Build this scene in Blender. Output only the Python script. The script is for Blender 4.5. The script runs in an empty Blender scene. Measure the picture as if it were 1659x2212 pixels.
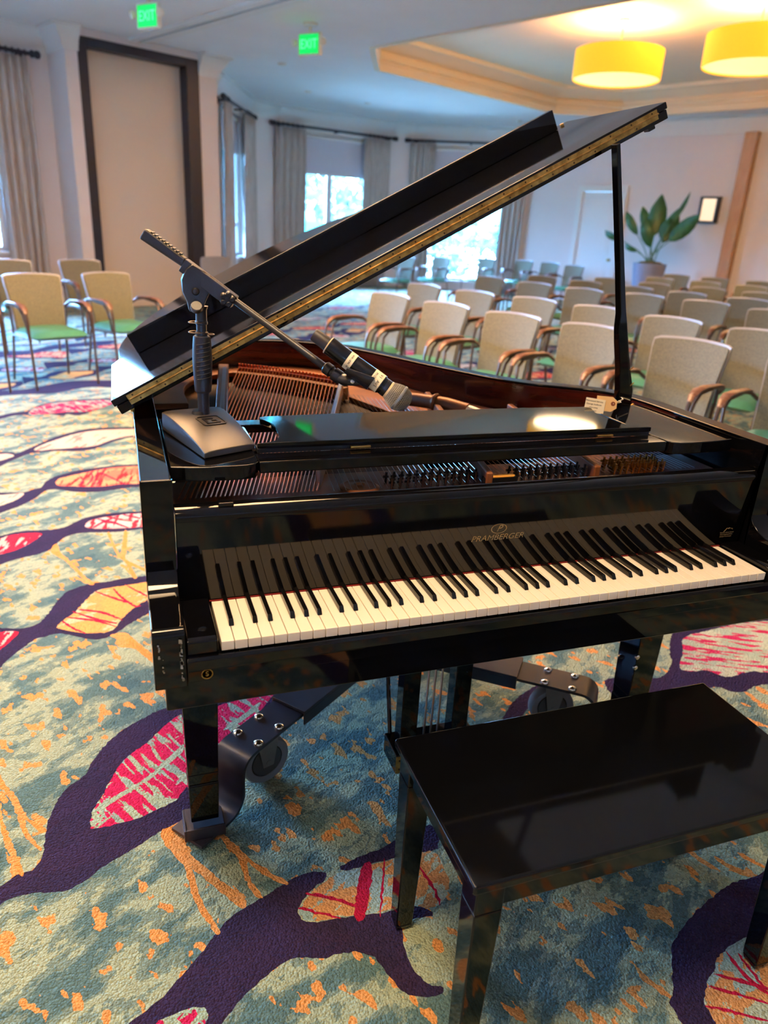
import bpy, bmesh, math, random
from mathutils import Vector, Matrix, noise
from mathutils.geometry import delaunay_2d_cdt
random.seed(7)
C = bpy.context.scene.collection
SC = bpy.context.scene
PI = math.pi
EXPO = 0.8
SKY = 335.0
PEND_UP, PEND_DN = 28, 22
HALO = 55
STAGE_LAMPS = [(-.35, -.5, 3.78, 80, .9), (-2.3, 2.2, 3.78, 42, .9), (.5, 4.0, 3.78, 330, 2.8), (-3.6, -.8, 3.78, 30, .9)]
def R(d): return math.radians(d)
def lin(c):
    return tuple(((x/255.0)/12.92 if x <= 10.31 else (((x/255.0)+.055)/1.055)**2.4) for x in c)+(1.0,)
# ---------------------------------------------------------------- camera
CAM = Vector((-0.1227, -1.1177, 1.4417)); YAW, PITCH, ROLL = -0.351883, 0.372912, 0.0567964
def cam_axes():
    f0 = Vector((-math.sin(YAW), math.cos(YAW), 0)); r0 = Vector((math.cos(YAW), math.sin(YAW), 0)); u0 = Vector((0, 0, 1))
    f = math.cos(PITCH)*f0-math.sin(PITCH)*u0; u = math.sin(PITCH)*f0+math.cos(PITCH)*u0
    return math.cos(ROLL)*r0+math.sin(ROLL)*u, -math.sin(ROLL)*r0+math.cos(ROLL)*u, f
cr, cu, cf = cam_axes()
cd = bpy.data.cameras.new('camera'); camo = bpy.data.objects.new('camera', cd); C.objects.link(camo)
M = Matrix((cr, cu, -cf)).transposed().to_4x4(); M.translation = CAM; camo.matrix_world = M
cd.sensor_fit = 'VERTICAL'; cd.sensor_height = 24; cd.sensor_width = 18; cd.lens = 24*1573.1/2212
cd.clip_start = .05; cd.clip_end = 200
cd.dof.use_dof = True; cd.dof.focus_distance = 1.6; cd.dof.aperture_fstop = cd.lens/8.5
SC.camera = camo
# ---------------------------------------------------------------- world, exposure
SC.view_settings.view_transform = 'Standard'; SC.view_settings.look = 'None'
SC.view_settings.gamma = 1; SC.view_settings.use_curve_mapping = False
SC.view_settings.exposure = EXPO
SC.cycles.use_denoising = True; SC.cycles.use_adaptive_sampling = True; SC.cycles.adaptive_threshold = .015
SC.cycles.max_bounces = 8; SC.cycles.diffuse_bounces = 4; SC.cycles.glossy_bounces = 4
SC.cycles.sample_clamp_indirect = 6; SC.cycles.caustics_reflective = False; SC.cycles.caustics_refractive = False
W = bpy.data.worlds.new('sky'); SC.world = W; W.use_nodes = True
wn = W.node_tree.nodes; wl = W.node_tree.links
bg = wn['Background']; tc = wn.new('ShaderNodeTexCoord'); sx = wn.new('ShaderNodeSeparateXYZ'); cr_ = wn.new('ShaderNodeValToRGB')
wl.new(tc.outputs['Generated'], sx.inputs[0]); wl.new(sx.outputs['Z'], cr_.inputs[0]); wl.new(cr_.outputs[0], bg.inputs[0])
cr_.color_ramp.elements[0].position = 0.0; cr_.color_ramp.elements[0].color = (.0016, .034, .056, 1)
cr_.color_ramp.elements[1].position = .6; cr_.color_ramp.elements[1].color = (.22, .45, 1.0, 1)
bg.inputs[1].default_value = SKY
# room frame: u runs along the window wall, v away from the stage
CA, SA = .9135, .4067
def uv(u, v, z=0.0): return Vector((u*CA-v*SA, u*SA+v*CA, z))
ROT = math.atan2(SA, CA)
CEIL = 3.8
def lamp(name, loc, energy, size, col, rot=(0, 0, 0), shape='DISK', size_y=None, spread=None):
    l = bpy.data.lights.new(name, 'AREA'); l.energy = energy; l.size = size; l.color = col; l.shape = shape
    if size_y: l.size_y = size_y
    if spread: l.spread = spread
    o = bpy.data.objects.new(name, l); C.objects.link(o); o.location = loc; o.rotation_euler = rot
    return o
WARM = (1.0, .66, .36)
for (x, y, z, e, s) in STAGE_LAMPS:
    lamp('ceiling_lamp', (x, y, z), e, s, WARM if s < 2 else (1.0, .56, .26))
# ---------------------------------------------------------------- mesh helpers
class MB:
    def __init__(s): s.v = []; s.f = []; s.m = []
    def add(s, vs, fs, mi=0):
        b = len(s.v); s.v += [tuple(v) for v in vs]; s.f += [tuple(i+b for i in f) for f in fs]; s.m += [mi]*len(fs); return s
    def box(s, x0, x1, y0, y1, z0, z1, M=None, mi=0):
        vs = [Vector((x, y, z)) for z in (z0, z1) for y in (y0, y1) for x in (x0, x1)]
        if M: vs = [M @ v for v in vs]
        return s.add(vs, [(0, 2, 3, 1), (4, 5, 7, 6), (0, 1, 5, 4), (2, 6, 7, 3), (0, 4, 6, 2), (1, 3, 7, 5)], mi)
    def prism(s, a, b, mi=0):
        n = len(a)
        return s.add(list(a)+list(b), [tuple(reversed(range(n))), tuple(range(n, 2*n))]+[(i, (i+1) % n, n+(i+1) % n, n+i) for i in range(n)], mi)
    def px(s, prof, x0, x1, M=None, mi=0):           # profile in (y,z) run along x
        a = [Vector((x0, y, z)) for y, z in prof]; b = [Vector((x1, y, z)) for y, z in prof]
        if M: a = [M @ v for v in a]; b = [M @ v for v in b]
        return s.prism(a, b, mi)
    def pz(s, poly, z0, z1, M=None, mi=0):
        a = [Vector((x, y, z0)) for x, y in poly]; b = [Vector((x, y, z1)) for x, y in poly]
        if M: a = [M @ v for v in a]; b = [M @ v for v in b]
        return s.prism(a, b, mi)
    def py(s, poly, y0, y1, M=None, mi=0):           # poly in (x,z)
        a = [Vector((x, y0, z)) for x, z in poly]; b = [Vector((x, y1, z)) for x, z in poly]
        if M: a = [M @ v for v in a]; b = [M @ v for v in b]
        return s.prism(a, b, mi)
    def tube(s, pts, r, n=8, sy=1.0, mi=0, cap=True):
        pts = [Vector(p) for p in pts]; k = len(pts)
        rs = r if isinstance(r, (list, tuple)) else [r]*k
        t0 = (pts[1]-pts[0]).normalized(); up = Vector((0, 0, 1)) if abs(t0.z) < .9 else Vector((0, 1, 0))
        nrm = (up-t0*up.dot(t0)).normalized(); vs = []
        for i, p in enumerate(pts):
            t = (pts[min(i+1, k-1)]-pts[max(i-1, 0)]).normalized()
            nrm = (nrm-t*nrm.dot(t)).normalized(); b = t.cross(nrm)
            for j in range(n):
                a = 2*PI*j/n; vs.append(p+(nrm*math.cos(a)*sy+b*math.sin(a))*rs[i])
        fs = [(i*n+j, i*n+(j+1) % n, (i+1)*n+(j+1) % n, (i+1)*n+j) for i in range(k-1) for j in range(n)]
        if cap: fs += [tuple(reversed(range(n))), tuple(range((k-1)*n, k*n))]
        return s.add(vs, fs, mi)
    def lathe(s, prof, M=None, n=24, mi=0):           # prof (r,z) bottom to top
        vs = []; k = len(prof)
        for r, z in prof:
            for j in range(n):
                a = 2*PI*j/n; v = Vector((r*math.cos(a), r*math.sin(a), z)); vs.append(M @ v if M else v)
        fs = [(i*n+j, i*n+(j+1) % n, (i+1)*n+(j+1) % n, (i+1)*n+j) for i in range(k-1) for j in range(n)]
        fs += [tuple(reversed(range(n))), tuple(range((k-1)*n, k*n))]
        return s.add(vs, fs, mi)
    def build(s, name, mat, parent=None, bevel=0, seg=2, sharp=35, smooth=True, inv=True):
        me = bpy.data.meshes.new(name); me.from_pydata(s.v, [], s.f)
        mats = mat if isinstance(mat, (list, tuple)) else [mat]
        for m in mats: me.materials.append(m)
        if len(mats) > 1: me.polygons.foreach_set('material_index', s.m)
        bm = bmesh.new(); bm.from_mesh(me); bmesh.ops.recalc_face_normals(bm, faces=bm.faces); bm.to_mesh(me); bm.free()
        if smooth:
            me.polygons.foreach_set('use_smooth', [True]*len(me.polygons)); me.set_sharp_from_angle(angle=R(sharp))
        o = bpy.data.objects.new(name, me); C.objects.link(o)
        if parent:
            o.parent = parent
            if inv: o.matrix_parent_inverse = world_inv(parent)
        if bevel:
            b = o.modifiers.new('bevel', 'BEVEL'); b.width = bevel; b.segments = seg; b.limit_method = 'ANGLE'; b.angle_limit = R(40); b.harden_normals = True
        return o
def world_inv(p):
    M = Matrix.Identity(4)
    while p is not None:
        M = p.matrix_basis @ M if p.parent is None else (p.matrix_parent_inverse @ p.matrix_basis) @ M
        p = p.parent
    return M.inverted()
def thing(name, label, cat, loc=(0, 0, 0), rz=0, group=None):
    o = bpy.data.objects.new(name, None); C.objects.link(o); o.location = loc; o.rotation_euler = (0, 0, rz); o.empty_display_size = .1
    o['label'] = label; o['category'] = cat
    if group: o['group'] = group
    return o
def tag(o, label, cat, group=None):
    o['label'] = label; o['category'] = cat
    if group: o['group'] = group
    return o
def struct(o, label=None):
    o['kind'] = 'structure'
    if label: o['label'] = label
    return o
def frame(o, z, x=None):                              # matrix: origin o, local z axis, local x hint
    z = Vector(z).normalized(); x = Vector(x) if x else (Vector((1, 0, 0)) if abs(z.x) < .9 else Vector((0, 1, 0)))
    x = (x-z*x.dot(z)).normalized(); y = z.cross(x)
    M = Matrix((x, y, z)).transposed().to_4x4(); M.translation = Vector(o); return M
def catmull(P, n=6, closed=True):
    out = []; k = len(P)
    for i in range(k if closed else k-1):
        p0, p1, p2, p3 = (P[(i-1) % k], P[i], P[(i+1) % k], P[(i+2) % k]) if closed else (P[max(i-1, 0)], P[i], P[i+1], P[min(i+2, k-1)])
        for j in range(n):
            t = j/n
            out.append(tuple(.5*((2*b)+(-a+c)*t+(2*a-5*b+4*c-d)*t*t+(-a+3*b-3*c+d)*t**3) for a, b, c, d in zip(p0, p1, p2, p3)))
    if not closed: out.append(tuple(P[-1]))
    return out
def text(s, name, size, M, mat, parent=None, ext=.0003, shear=0, align='CENTER', sx=1.0, inv=True, off=0):
    c = bpy.data.curves.new(name, 'FONT'); c.body = s; c.size = size; c.extrude = ext; c.shear = shear; c.offset = off; c.align_x = align; c.align_y = 'CENTER'
    o = bpy.data.objects.new(name, c); C.objects.link(o)
    bpy.context.view_layer.update()
    me = bpy.data.meshes.new_from_object(o); bpy.data.objects.remove(o); bpy.data.curves.remove(c)
    me.transform(M @ Matrix.Diagonal((sx, 1, 1, 1))); me.name = name; me.materials.clear(); me.materials.append(mat)
    o = bpy.data.objects.new(name, me); C.objects.link(o)
    if parent:
        o.parent = parent
        if inv: o.matrix_parent_inverse = world_inv(parent)
    return o
# ---------------------------------------------------------------- materials
def mat(name, col, rough=.5, metal=0, spec=.5, coat=0, coat_r=.03, emit=None, estr=0, noise_amt=0, nscale=20, bump=0, bscale=200, trans=0, sheen=0, col2=None, stretch=None, alpha=1, detail=4):
    m = bpy.data.materials.new(name); m.use_nodes = True; nt = m.node_tree; b = nt.nodes['Principled BSDF']
    c = lin(col); b.inputs['Base Color'].default_value = c; b.inputs['Roughness'].default_value = rough
    b.inputs['Metallic'].default_value = metal; b.inputs['Specular IOR Level'].default_value = spec
    b.inputs['Coat Weight'].default_value = coat; b.inputs['Coat Roughness'].default_value = coat_r
    b.inputs['Transmission Weight'].default_value = trans; b.inputs['Sheen Weight'].default_value = sheen; b.inputs['Alpha'].default_value = alpha
    if emit: b.inputs['Emission Color'].default_value = lin(emit); b.inputs['Emission Strength'].default_value = estr
    tcn = nt.nodes.new('ShaderNodeTexCoord'); src = tcn.outputs['Object']
    if stretch:
        mp = nt.nodes.new('ShaderNodeMapping'); mp.inputs['Scale'].default_value = stretch; nt.links.new(src, mp.inputs[0]); src = mp.outputs[0]
    if col2 or noise_amt:
        nz = nt.nodes.new('ShaderNodeTexNoise'); nz.inputs['Scale'].default_value = nscale; nz.inputs['Detail'].default_value = detail; nt.links.new(src, nz.inputs['Vector'])
        cr = nt.nodes.new('ShaderNodeValToRGB'); cr.color_ramp.elements[0].position = .35; cr.color_ramp.elements[1].position = .65
        cr.color_ramp.elements[0].color = c
        cr.color_ramp.elements[1].color = lin(col2) if col2 else tuple(min(1, x*(1+noise_amt)) for x in c[:3])+(1,)
        nt.links.new(nz.outputs[0], cr.inputs[0]); nt.links.new(cr.outputs[0], b.inputs['Base Color'])
    if bump:
        nb = nt.nodes.new('ShaderNodeTexNoise'); nb.inputs['Scale'].default_value = bscale; nb.inputs['Detail'].default_value = 3; nt.links.new(src, nb.inputs['Vector'])
        bp = nt.nodes.new('ShaderNodeBump'); bp.inputs['Strength'].default_value = bump; bp.inputs['Distance'].default_value = .002
        nt.links.new(nb.outputs[0], bp.inputs['Height']); nt.links.new(bp.outputs[0], b.inputs['Normal'])
    return m
BLK = mat('black_lacquer', (7, 7, 10), .045, spec=.36, bump=.02, bscale=3)
BLKM = mat('black_matte', (16, 16, 18), .45, bump=.1, bscale=400)
BENCH = mat('bench_lacquer', (8, 9, 12), .07, spec=.38, bump=.02, bscale=4)
BRASS = mat('brass', (196, 154, 84), .42, 1, col2=(150, 112, 54), nscale=60, bump=.05)
SCREW = mat('old_screw', (70, 50, 25), .5, .8, noise_amt=.3)
DARKBR = mat('dark_brown_board', (34, 20, 16), .25, col2=(22, 13, 11), nscale=8, stretch=(1, 12, 12), bump=.1, bscale=60)
MAHOG = mat('mahogany', (78, 24, 16), .18, col2=(42, 13, 10), nscale=5, stretch=(1, 1, 9), coat=.5)
WHITEK = mat('ivory_key', (250, 240, 222), .22, noise_amt=.02)
BLACKK = mat('ebony_key', (13, 12, 13), .16, noise_amt=.2)
COPPER = mat('copper_winding', (226, 134, 62), .38, .8, col2=(190, 104, 46), nscale=300)
STEEL = mat('steel_string', (190, 185, 180), .3, 1, noise_amt=.1)
BRONZE = mat('bronze_plate', (150, 92, 52), .42, .35, col2=(120, 70, 40), nscale=9, bump=.08, bscale=120)
GOLDW = mat('golden_soundboard', (196, 134, 58), .35, col2=(176, 112, 44), nscale=4, stretch=(14, 1, 1))
WOODM = mat('maple_bridge', (196, 132, 64), .5, col2=(165, 104, 48), nscale=20, stretch=(1, 6, 1))
REDF = mat('red_felt', (112, 16, 13), .95, bump=.4, bscale=500, noise_amt=.2)
CHROME = mat('chrome', (215, 215, 215), .15, 1, noise_amt=.05)
DCK = mat('painted_steel', (30, 30, 42), .42, .3, bump=.15, bscale=500, noise_amt=.3, coat=.3, coat_r=.25)
RUB = mat('grey_rubber', (112, 116, 122), .55, noise_amt=.1)
HUB = mat('caster_core', (70, 72, 72), .4, .2, noise_amt=.15)
PAPER = mat('label_paper', (236, 226, 200), .7, noise_amt=.03)
MANILA = mat('manila_card', (216, 178, 122), .75, noise_amt=.08)
INK = mat('ink', (30, 28, 28), .6, noise_amt=.1)
GINK = mat('gilt_lettering', (146, 124, 84), .45, .3, noise_amt=.1)
MESHM = mat('grille_wire', (160, 155, 146), .35, .9, noise_amt=.1)
GRILLIN = mat('grille_foam', (45, 42, 40), .9, noise_amt=.3)
WALL = mat('wall_paint', (224, 215, 212), .75, noise_amt=.03, nscale=2, bump=.05, bscale=90)
PANEL = mat('panel_fabric', (214, 200, 184), .85, noise_amt=.03, nscale=60, bump=.1, bscale=300)
TRIM = mat('white_trim', (226, 224, 220), .5, noise_amt=.02)
CEILM = mat('ceiling_paint', (232, 231, 230), .8, noise_amt=.03, nscale=2, bump=.05, bscale=60)
TRAYM = mat('warmed_tray_paint', (232, 212, 182), .75, noise_amt=.03, nscale=2)  # paint warmed so its colour carries part of the pendants' orange glow
DKTRIM = mat('dark_bronze_frame', (32, 28, 34), .45, noise_amt=.2)
TANW = mat('tan_wood_and_lit_trim', (196, 146, 100), .5, col2=(180, 128, 84), nscale=6, stretch=(4, 4, .5))
CURT = mat('linen_curtain', (196, 186, 178), .9, col2=(172, 163, 156), nscale=12, stretch=(6, 6, .4), bump=.2, bscale=300)
SHADEM = mat('roller_shade', (196, 194, 204), .8, noise_amt=.03)
DOORM = mat('white_door', (226, 228, 228), .45, noise_amt=.02)
BACKF = mat('sage_mesh_fabric', (120, 118, 98), .85, col2=(98, 99, 86), nscale=120, bump=.2, bscale=500)
SHELL = mat('silver_shell', (158, 160, 166), .4, .3, noise_amt=.05)
VINYL = mat('green_vinyl', (72, 138, 112), .38, col2=(64, 128, 106), nscale=8, bump=.05, bscale=200)
ARMW = mat('walnut_arm', (126, 92, 70), .35, col2=(96, 58, 38), nscale=10, stretch=(1, 8, 8))
LEGM = mat('bronze_tube', (96, 78, 66), .35, .7, noise_amt=.15)
LEAF = mat('plant_leaf', (38, 78, 36), .4, col2=(52, 98, 44), nscale=6, stretch=(3, 3, 1))
STEMM = mat('plant_stem', (82, 110, 66), .6, noise_amt=.2)
POTM = mat('glazed_pot', (128, 134, 160), .4, noise_amt=.1)
SOILM = mat('moss', (110, 84, 36), .95, col2=(70, 72, 30), nscale=20, bump=.5, bscale=50)
SHADEL = mat('amber_drum_shade', (240, 176, 40), .8, emit=(255, 190, 40), estr=.46, noise_amt=.04)
DIFF = mat('pendant_diffuser', (250, 230, 180), .6, emit=(255, 228, 150), estr=.72, noise_amt=.05, nscale=9)
SCON = mat('sconce_glass', (240, 224, 196), .5, emit=(255, 228, 190), estr=.45, noise_amt=.03)
GREEN = mat('exit_green', (0, 210, 90), .5, emit=(0, 235, 95), estr=.38, noise_amt=.1)
GREENL = mat('exit_letter', (190, 255, 210), .5, emit=(20, 255, 110), estr=1.3, noise_amt=.05)
EXITW = mat('exit_housing', (226, 216, 200), .5, noise_amt=.03)
TREE = mat('tree_leaves', (14, 46, 26), .8, col2=(6, 30, 22), nscale=3)
BOUNCE = mat('bounce_ground', (205, 205, 200), .95, col2=(190, 196, 190), nscale=.6)  # outside ground made pale to bounce daylight onto the ceiling
GLASS = bpy.data.materials.new('window_glass'); GLASS.use_nodes = True
_g = GLASS.node_tree; _g.nodes.clear(); _o = _g.nodes.new('ShaderNodeOutputMaterial'); _m = _g.nodes.new('ShaderNodeMixShader')
_t = _g.nodes.new('ShaderNodeBsdfTransparent'); _s = _g.nodes.new('ShaderNodeBsdfGlossy'); _f = _g.nodes.new('ShaderNodeFresnel')
_t.inputs[0].default_value = (.93, .97, .97, 1); _s.inputs['Roughness'].default_value = .02
_g.links.new(_f.outputs[0], _m.inputs[0]); _g.links.new(_t.outputs[0], _m.inputs[1]); _g.links.new(_s.outputs[0], _m.inputs[2]); _g.links.new(_m.outputs[0], _o.inputs[0])
VEINS=[[(-1.068,4.707),(-1.02,4.741),(-0.94,4.821),(-0.844,4.865),(-0.775,5.054),(-0.637,5.169),(-0.438,5.216),(-0.253,5.227),(-0.076,5.17),(-0.078,5.074),(-0.252,4.998),(-0.378,4.811),(-0.478,4.676),(-0.565,4.727),(-0.589,4.669),(-0.676,4.732),(-0.804,4.735),(-0.912,4.728),(-1.006,4.629),(-1.053,4.588)],[(-0.951,3.808),(-0.904,3.792),(-0.834,3.775),(-0.801,3.75),(-0.722,3.892),(-0.6,4.105),(-0.453,4.251),(-0.322,4.298),(-0.105,4.288),(-0.004,4.282),(-0.013,4.048),(-0.111,4.021),(-0.164,4.002),(-0.233,3.929),(-0.307,3.835),(-0.371,3.762),(-0.466,3.738),(-0.562,3.765),(-0.648,3.754),(-0.723,3.737),(-0.789,3.64),(-0.833,3.566),(-0.867,3.492),(-0.906,3.46)],[(-0.851,3.042),(-0.81,3.023),(-0.743,3.011),(-0.684,3.01),(-0.648,3.047),(-0.609,3.073),(-0.596,3.162),(-0.559,3.239),(-0.505,3.29),(-0.42,3.351),(-0.301,3.383),(-0.194,3.405),(-0.093,3.401),(0.04,3.379),(0.017,2.946),(-0.098,2.979),(-0.162,2.979),(-0.254,2.952),(-0.337,2.941),(-0.433,2.963),(-0.51,3.011),(-0.559,3.026),(-0.59,2.999),(-0.628,2.894),(-0.683,2.804),(-0.728,2.755),(-0.771,2.707),(-0.803,2.677)],[(-0.766,2.388),(-0.734,2.406),(-0.681,2.435),(-0.624,2.448),(-0.536,2.438),(-0.46,2.456),(-0.408,2.524),(-0.36,2.569),(-0.291,2.596),(-0.201,2.606),(-0.092,2.598),(-0.004,2.572),(-0.016,2.346),(-0.097,2.368),(-0.153,2.353),(-0.233,2.349),(-0.312,2.361),(-0.384,2.367),(-0.442,2.34),(-0.478,2.272),(-0.491,2.213),(-0.543,2.165),(-0.606,2.136),(-0.656,2.112),(-0.694,2.079),(-0.722,2.058)],[(-0.652,1.522),(-0.626,1.52),(-0.58,1.504),(-0.535,1.498),(-0.496,1.523),(-0.473,1.579),(-0.45,1.66),(-0.421,1.745),(-0.383,1.783),(-0.322,1.812),(-0.26,1.816),(-0.191,1.832),(-0.099,1.837),(-0.015,1.851),(0.004,1.718),(-0.03,1.606),(-0.101,1.511),(-0.137,1.477),(-0.172,1.444),(-0.201,1.41),(-0.229,1.378),(-0.265,1.354),(-0.302,1.356),(-0.338,1.375),(-0.375,1.403),(-0.422,1.429),(-0.461,1.419),(-0.5,1.405),(-0.53,1.36),(-0.559,1.314),(-0.58,1.277),(-0.592,1.247),(-0.614,1.228)],[(-0.505,0.283),(-0.477,0.306),(-0.443,0.329),(-0.407,0.34),(-0.394,0.383),(-0.393,0.43),(-0.386,0.505),(-0.355,0.589),(-0.307,0.635),(-0.295,0.673),(-0.283,0.702),(-0.25,0.76),(-0.208,0.807),(-0.156,0.843),(-0.096,0.878),(-0.034,0.882),(0.027,0.879),(0.091,0.883),(0.191,0.906),(0.28,0.934),(0.358,0.975),(0.348,0.931),(0.282,0.86),(0.216,0.769),(0.119,0.648),(0.026,0.482),(-0.046,0.409),(-0.085,0.389),(-0.123,0.374),(-0.184,0.338),(-0.252,0.303),(-0.296,0.271),(-0.332,0.253),(-0.369,0.259),(-0.427,0.269),(-0.471,0.257),(-0.498,0.235)],[(-0.244,-0.127),(-0.208,-0.096),(-0.166,-0.075),(-0.137,-0.055),(-0.105,-0.027),(-0.062,0.012),(-0.02,0.055),(0.017,0.083),(0.064,0.102),(0.114,0.123),(0.166,0.144),(0.216,0.148),(0.243,0.135),(0.233,0.117),(0.198,0.098),(0.168,0.072),(0.154,0.049),(0.163,0.026),(0.189,0.014),(0.234,0.011),(0.279,0.004),(0.324,-0.003),(0.371,-0.005),(0.408,-0.006),(0.445,-0.037),(0.415,-0.081),(0.391,-0.111),(0.382,-0.162),(0.397,-0.206),(0.381,-0.218),(0.342,-0.206),(0.316,-0.187),(0.299,-0.143),(0.285,-0.104),(0.258,-0.082),(0.216,-0.072),(0.178,-0.073),(0.138,-0.058),(0.106,-0.057),(0.06,-0.078),(0.015,-0.102),(-0.018,-0.129),(-0.04,-0.147),(-0.063,-0.183)],[(0.279,0.141),(0.312,0.155),(0.381,0.167),(0.444,0.186),(0.487,0.2),(0.539,0.207),(0.551,0.168),(0.532,0.14),(0.489,0.136),(0.424,0.13),(0.368,0.131),(0.317,0.13),(0.286,0.13)],[(0.506,0.179),(0.525,0.205),(0.531,0.199),(0.535,0.167),(0.532,0.128),(0.535,0.098),(0.532,0.019),(0.524,-0.034),(0.517,-0.086),(0.491,-0.142),(0.435,-0.161),(0.359,-0.121),(0.303,-0.085),(0.258,-0.009),(0.289,0.016),(0.333,0.003),(0.367,-0.004),(0.416,-0.01),(0.448,-0.028),(0.468,-0.029),(0.506,0.0),(0.53,0.019),(0.533,0.098),(0.529,0.128),(0.484,0.122)],[(1.428,-0.146),(1.302,-0.162),(1.251,-0.169),(1.178,-0.169),(1.113,-0.185),(1.027,-0.213),(0.962,-0.243),(0.927,-0.263),(0.887,-0.308),(0.855,-0.352),(0.833,-0.37),(0.83,-0.394),(0.828,-0.418),(0.81,-0.458),(1.109,-0.55),(1.549,-0.181)],[(1.881,0.883),(2.052,0.894),(2.221,0.892),(2.364,0.886),(2.559,0.897),(2.115,0.487),(1.956,0.483),(1.895,0.485),(1.837,0.468),(1.787,0.482),(1.767,0.515),(1.72,0.52),(1.601,0.523),(1.502,0.522),(1.403,0.504),(1.36,0.535),(1.387,0.654),(1.5,0.646),(1.6,0.62),(1.704,0.686),(1.75,0.756)],[(0.934,0.546),(0.961,0.582),(1.011,0.627),(1.076,0.664),(1.17,0.7),(1.216,0.684),(1.293,0.685),(1.281,0.652),(1.19,0.641),(1.125,0.624),(1.063,0.594),(1.008,0.557),(0.965,0.496)],[(-1.19,5.568),(-0.92,5.653),(-0.681,5.904),(-0.531,5.974),(-0.175,5.95),(0.099,5.725),(0.09,5.53),(-0.407,5.686),(-0.691,5.47),(-0.934,5.44),(-1.167,5.393)],[(-1.448,7.523),(-1.102,7.608),(-0.852,7.983),(-0.262,8.336),(-0.261,8.091),(-0.832,7.667),(-1.078,7.347),(-1.411,7.243)]]
LEAVES=[('pink',[(-0.83,4.767),(-0.819,4.905),(-0.771,5.0),(-0.682,5.104),(-0.527,5.148),(-0.284,5.167),(-0.247,5.053),(-0.321,4.915),(-0.435,4.796),(-0.568,4.799),(-0.678,4.761),(-0.769,4.751)]),('pale',[(-0.712,3.824),(-0.661,3.936),(-0.587,4.037),(-0.484,4.157),(-0.365,4.228),(-0.232,4.242),(-0.097,4.238),(-0.006,4.219),(-0.011,4.111),(-0.101,4.068),(-0.163,4.042),(-0.25,3.971),(-0.324,3.872),(-0.397,3.83),(-0.518,3.815),(-0.612,3.805),(-0.674,3.788)]),('pale',[(-0.945,3.764),(-0.899,3.751),(-0.854,3.749),(-0.814,3.7),(-0.842,3.649),(-0.881,3.606),(-0.923,3.594)]),('redorange',[(-0.542,3.136),(-0.529,3.204),(-0.474,3.243),(-0.382,3.301),(-0.286,3.349),(-0.194,3.368),(-0.094,3.367),(0.038,3.344),(0.02,3.015),(-0.103,3.038),(-0.197,3.048),(-0.282,3.029),(-0.374,3.037),(-0.444,3.059),(-0.521,3.08)]),('pale',[(-0.845,2.994),(-0.805,2.982),(-0.754,2.987),(-0.699,2.996),(-0.688,2.968),(-0.712,2.9),(-0.751,2.847),(-0.784,2.814),(-0.818,2.792)]),('whitered',[(-0.364,2.445),(-0.352,2.509),(-0.303,2.544),(-0.233,2.561),(-0.149,2.575),(-0.093,2.567),(-0.005,2.544),(-0.014,2.381),(-0.099,2.39),(-0.153,2.387),(-0.233,2.395),(-0.313,2.408)]),('red',[(-0.762,2.361),(-0.731,2.376),(-0.689,2.406),(-0.621,2.418),(-0.557,2.401),(-0.564,2.353),(-0.608,2.272),(-0.652,2.221),(-0.708,2.19),(-0.738,2.179)]),('orangered',[(-0.432,1.482),(-0.413,1.523),(-0.378,1.572),(-0.338,1.667),(-0.3,1.74),(-0.244,1.757),(-0.176,1.766),(-0.101,1.777),(-0.058,1.77),(-0.062,1.684),(-0.101,1.622),(-0.139,1.586),(-0.18,1.53),(-0.21,1.473),(-0.229,1.419),(-0.257,1.397),(-0.303,1.401),(-0.349,1.415),(-0.395,1.444),(-0.424,1.465)]),('red',[(-0.648,1.49),(-0.622,1.488),(-0.596,1.488),(-0.564,1.478),(-0.558,1.46),(-0.575,1.419),(-0.592,1.386),(-0.607,1.363),(-0.63,1.35)]),('pink',[(-0.289,0.438),(-0.287,0.486),(-0.261,0.543),(-0.223,0.643),(-0.189,0.687),(-0.132,0.739),(-0.061,0.824),(0.008,0.844),(0.087,0.854),(0.17,0.876),(0.266,0.908),(0.248,0.855),(0.164,0.744),(0.077,0.659),(0.042,0.613),(-0.007,0.541),(-0.05,0.511),(-0.079,0.473),(-0.118,0.456),(-0.169,0.435),(-0.218,0.429),(-0.265,0.427),(-0.286,0.431)]),('pink',[(-0.169,-0.15),(-0.159,-0.111),(-0.13,-0.103),(-0.092,-0.099),(-0.065,-0.108),(-0.062,-0.125),(-0.075,-0.145),(-0.09,-0.174)]),('plaid',[(0.157,0.048),(0.17,0.068),(0.2,0.094),(0.238,0.114),(0.272,0.126),(0.316,0.127),(0.367,0.127),(0.423,0.127),(0.459,0.128),(0.518,0.123),(0.519,0.064),(0.514,0.02),(0.477,-0.019),(0.439,-0.022),(0.408,-0.005),(0.372,-0.002),(0.325,-0.0),(0.279,0.006),(0.234,0.013),(0.19,0.017),(0.166,0.029)]),('mint',[(0.366,-0.054),(0.384,-0.041),(0.429,-0.042),(0.475,-0.056),(0.511,-0.047),(0.524,-0.089),(0.489,-0.138),(0.449,-0.176),(0.415,-0.193),(0.386,-0.199),(0.371,-0.186),(0.357,-0.155),(0.353,-0.109)]),('plaid',[(1.079,-0.299),(1.036,-0.307),(0.999,-0.319),(0.974,-0.339),(0.94,-0.356),(0.908,-0.383),(0.897,-0.405),(0.895,-0.433),(0.872,-0.477),(1.064,-0.536),(1.287,-0.34),(1.169,-0.293)]),('pinkstripe',[(1.876,0.826),(2.011,0.847),(2.181,0.863),(2.328,0.85),(2.42,0.828),(2.123,0.547),(2.017,0.543),(1.971,0.563),(1.928,0.563),(1.838,0.559),(1.801,0.611),(1.736,0.622),(1.712,0.653),(1.802,0.743)])]
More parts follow.
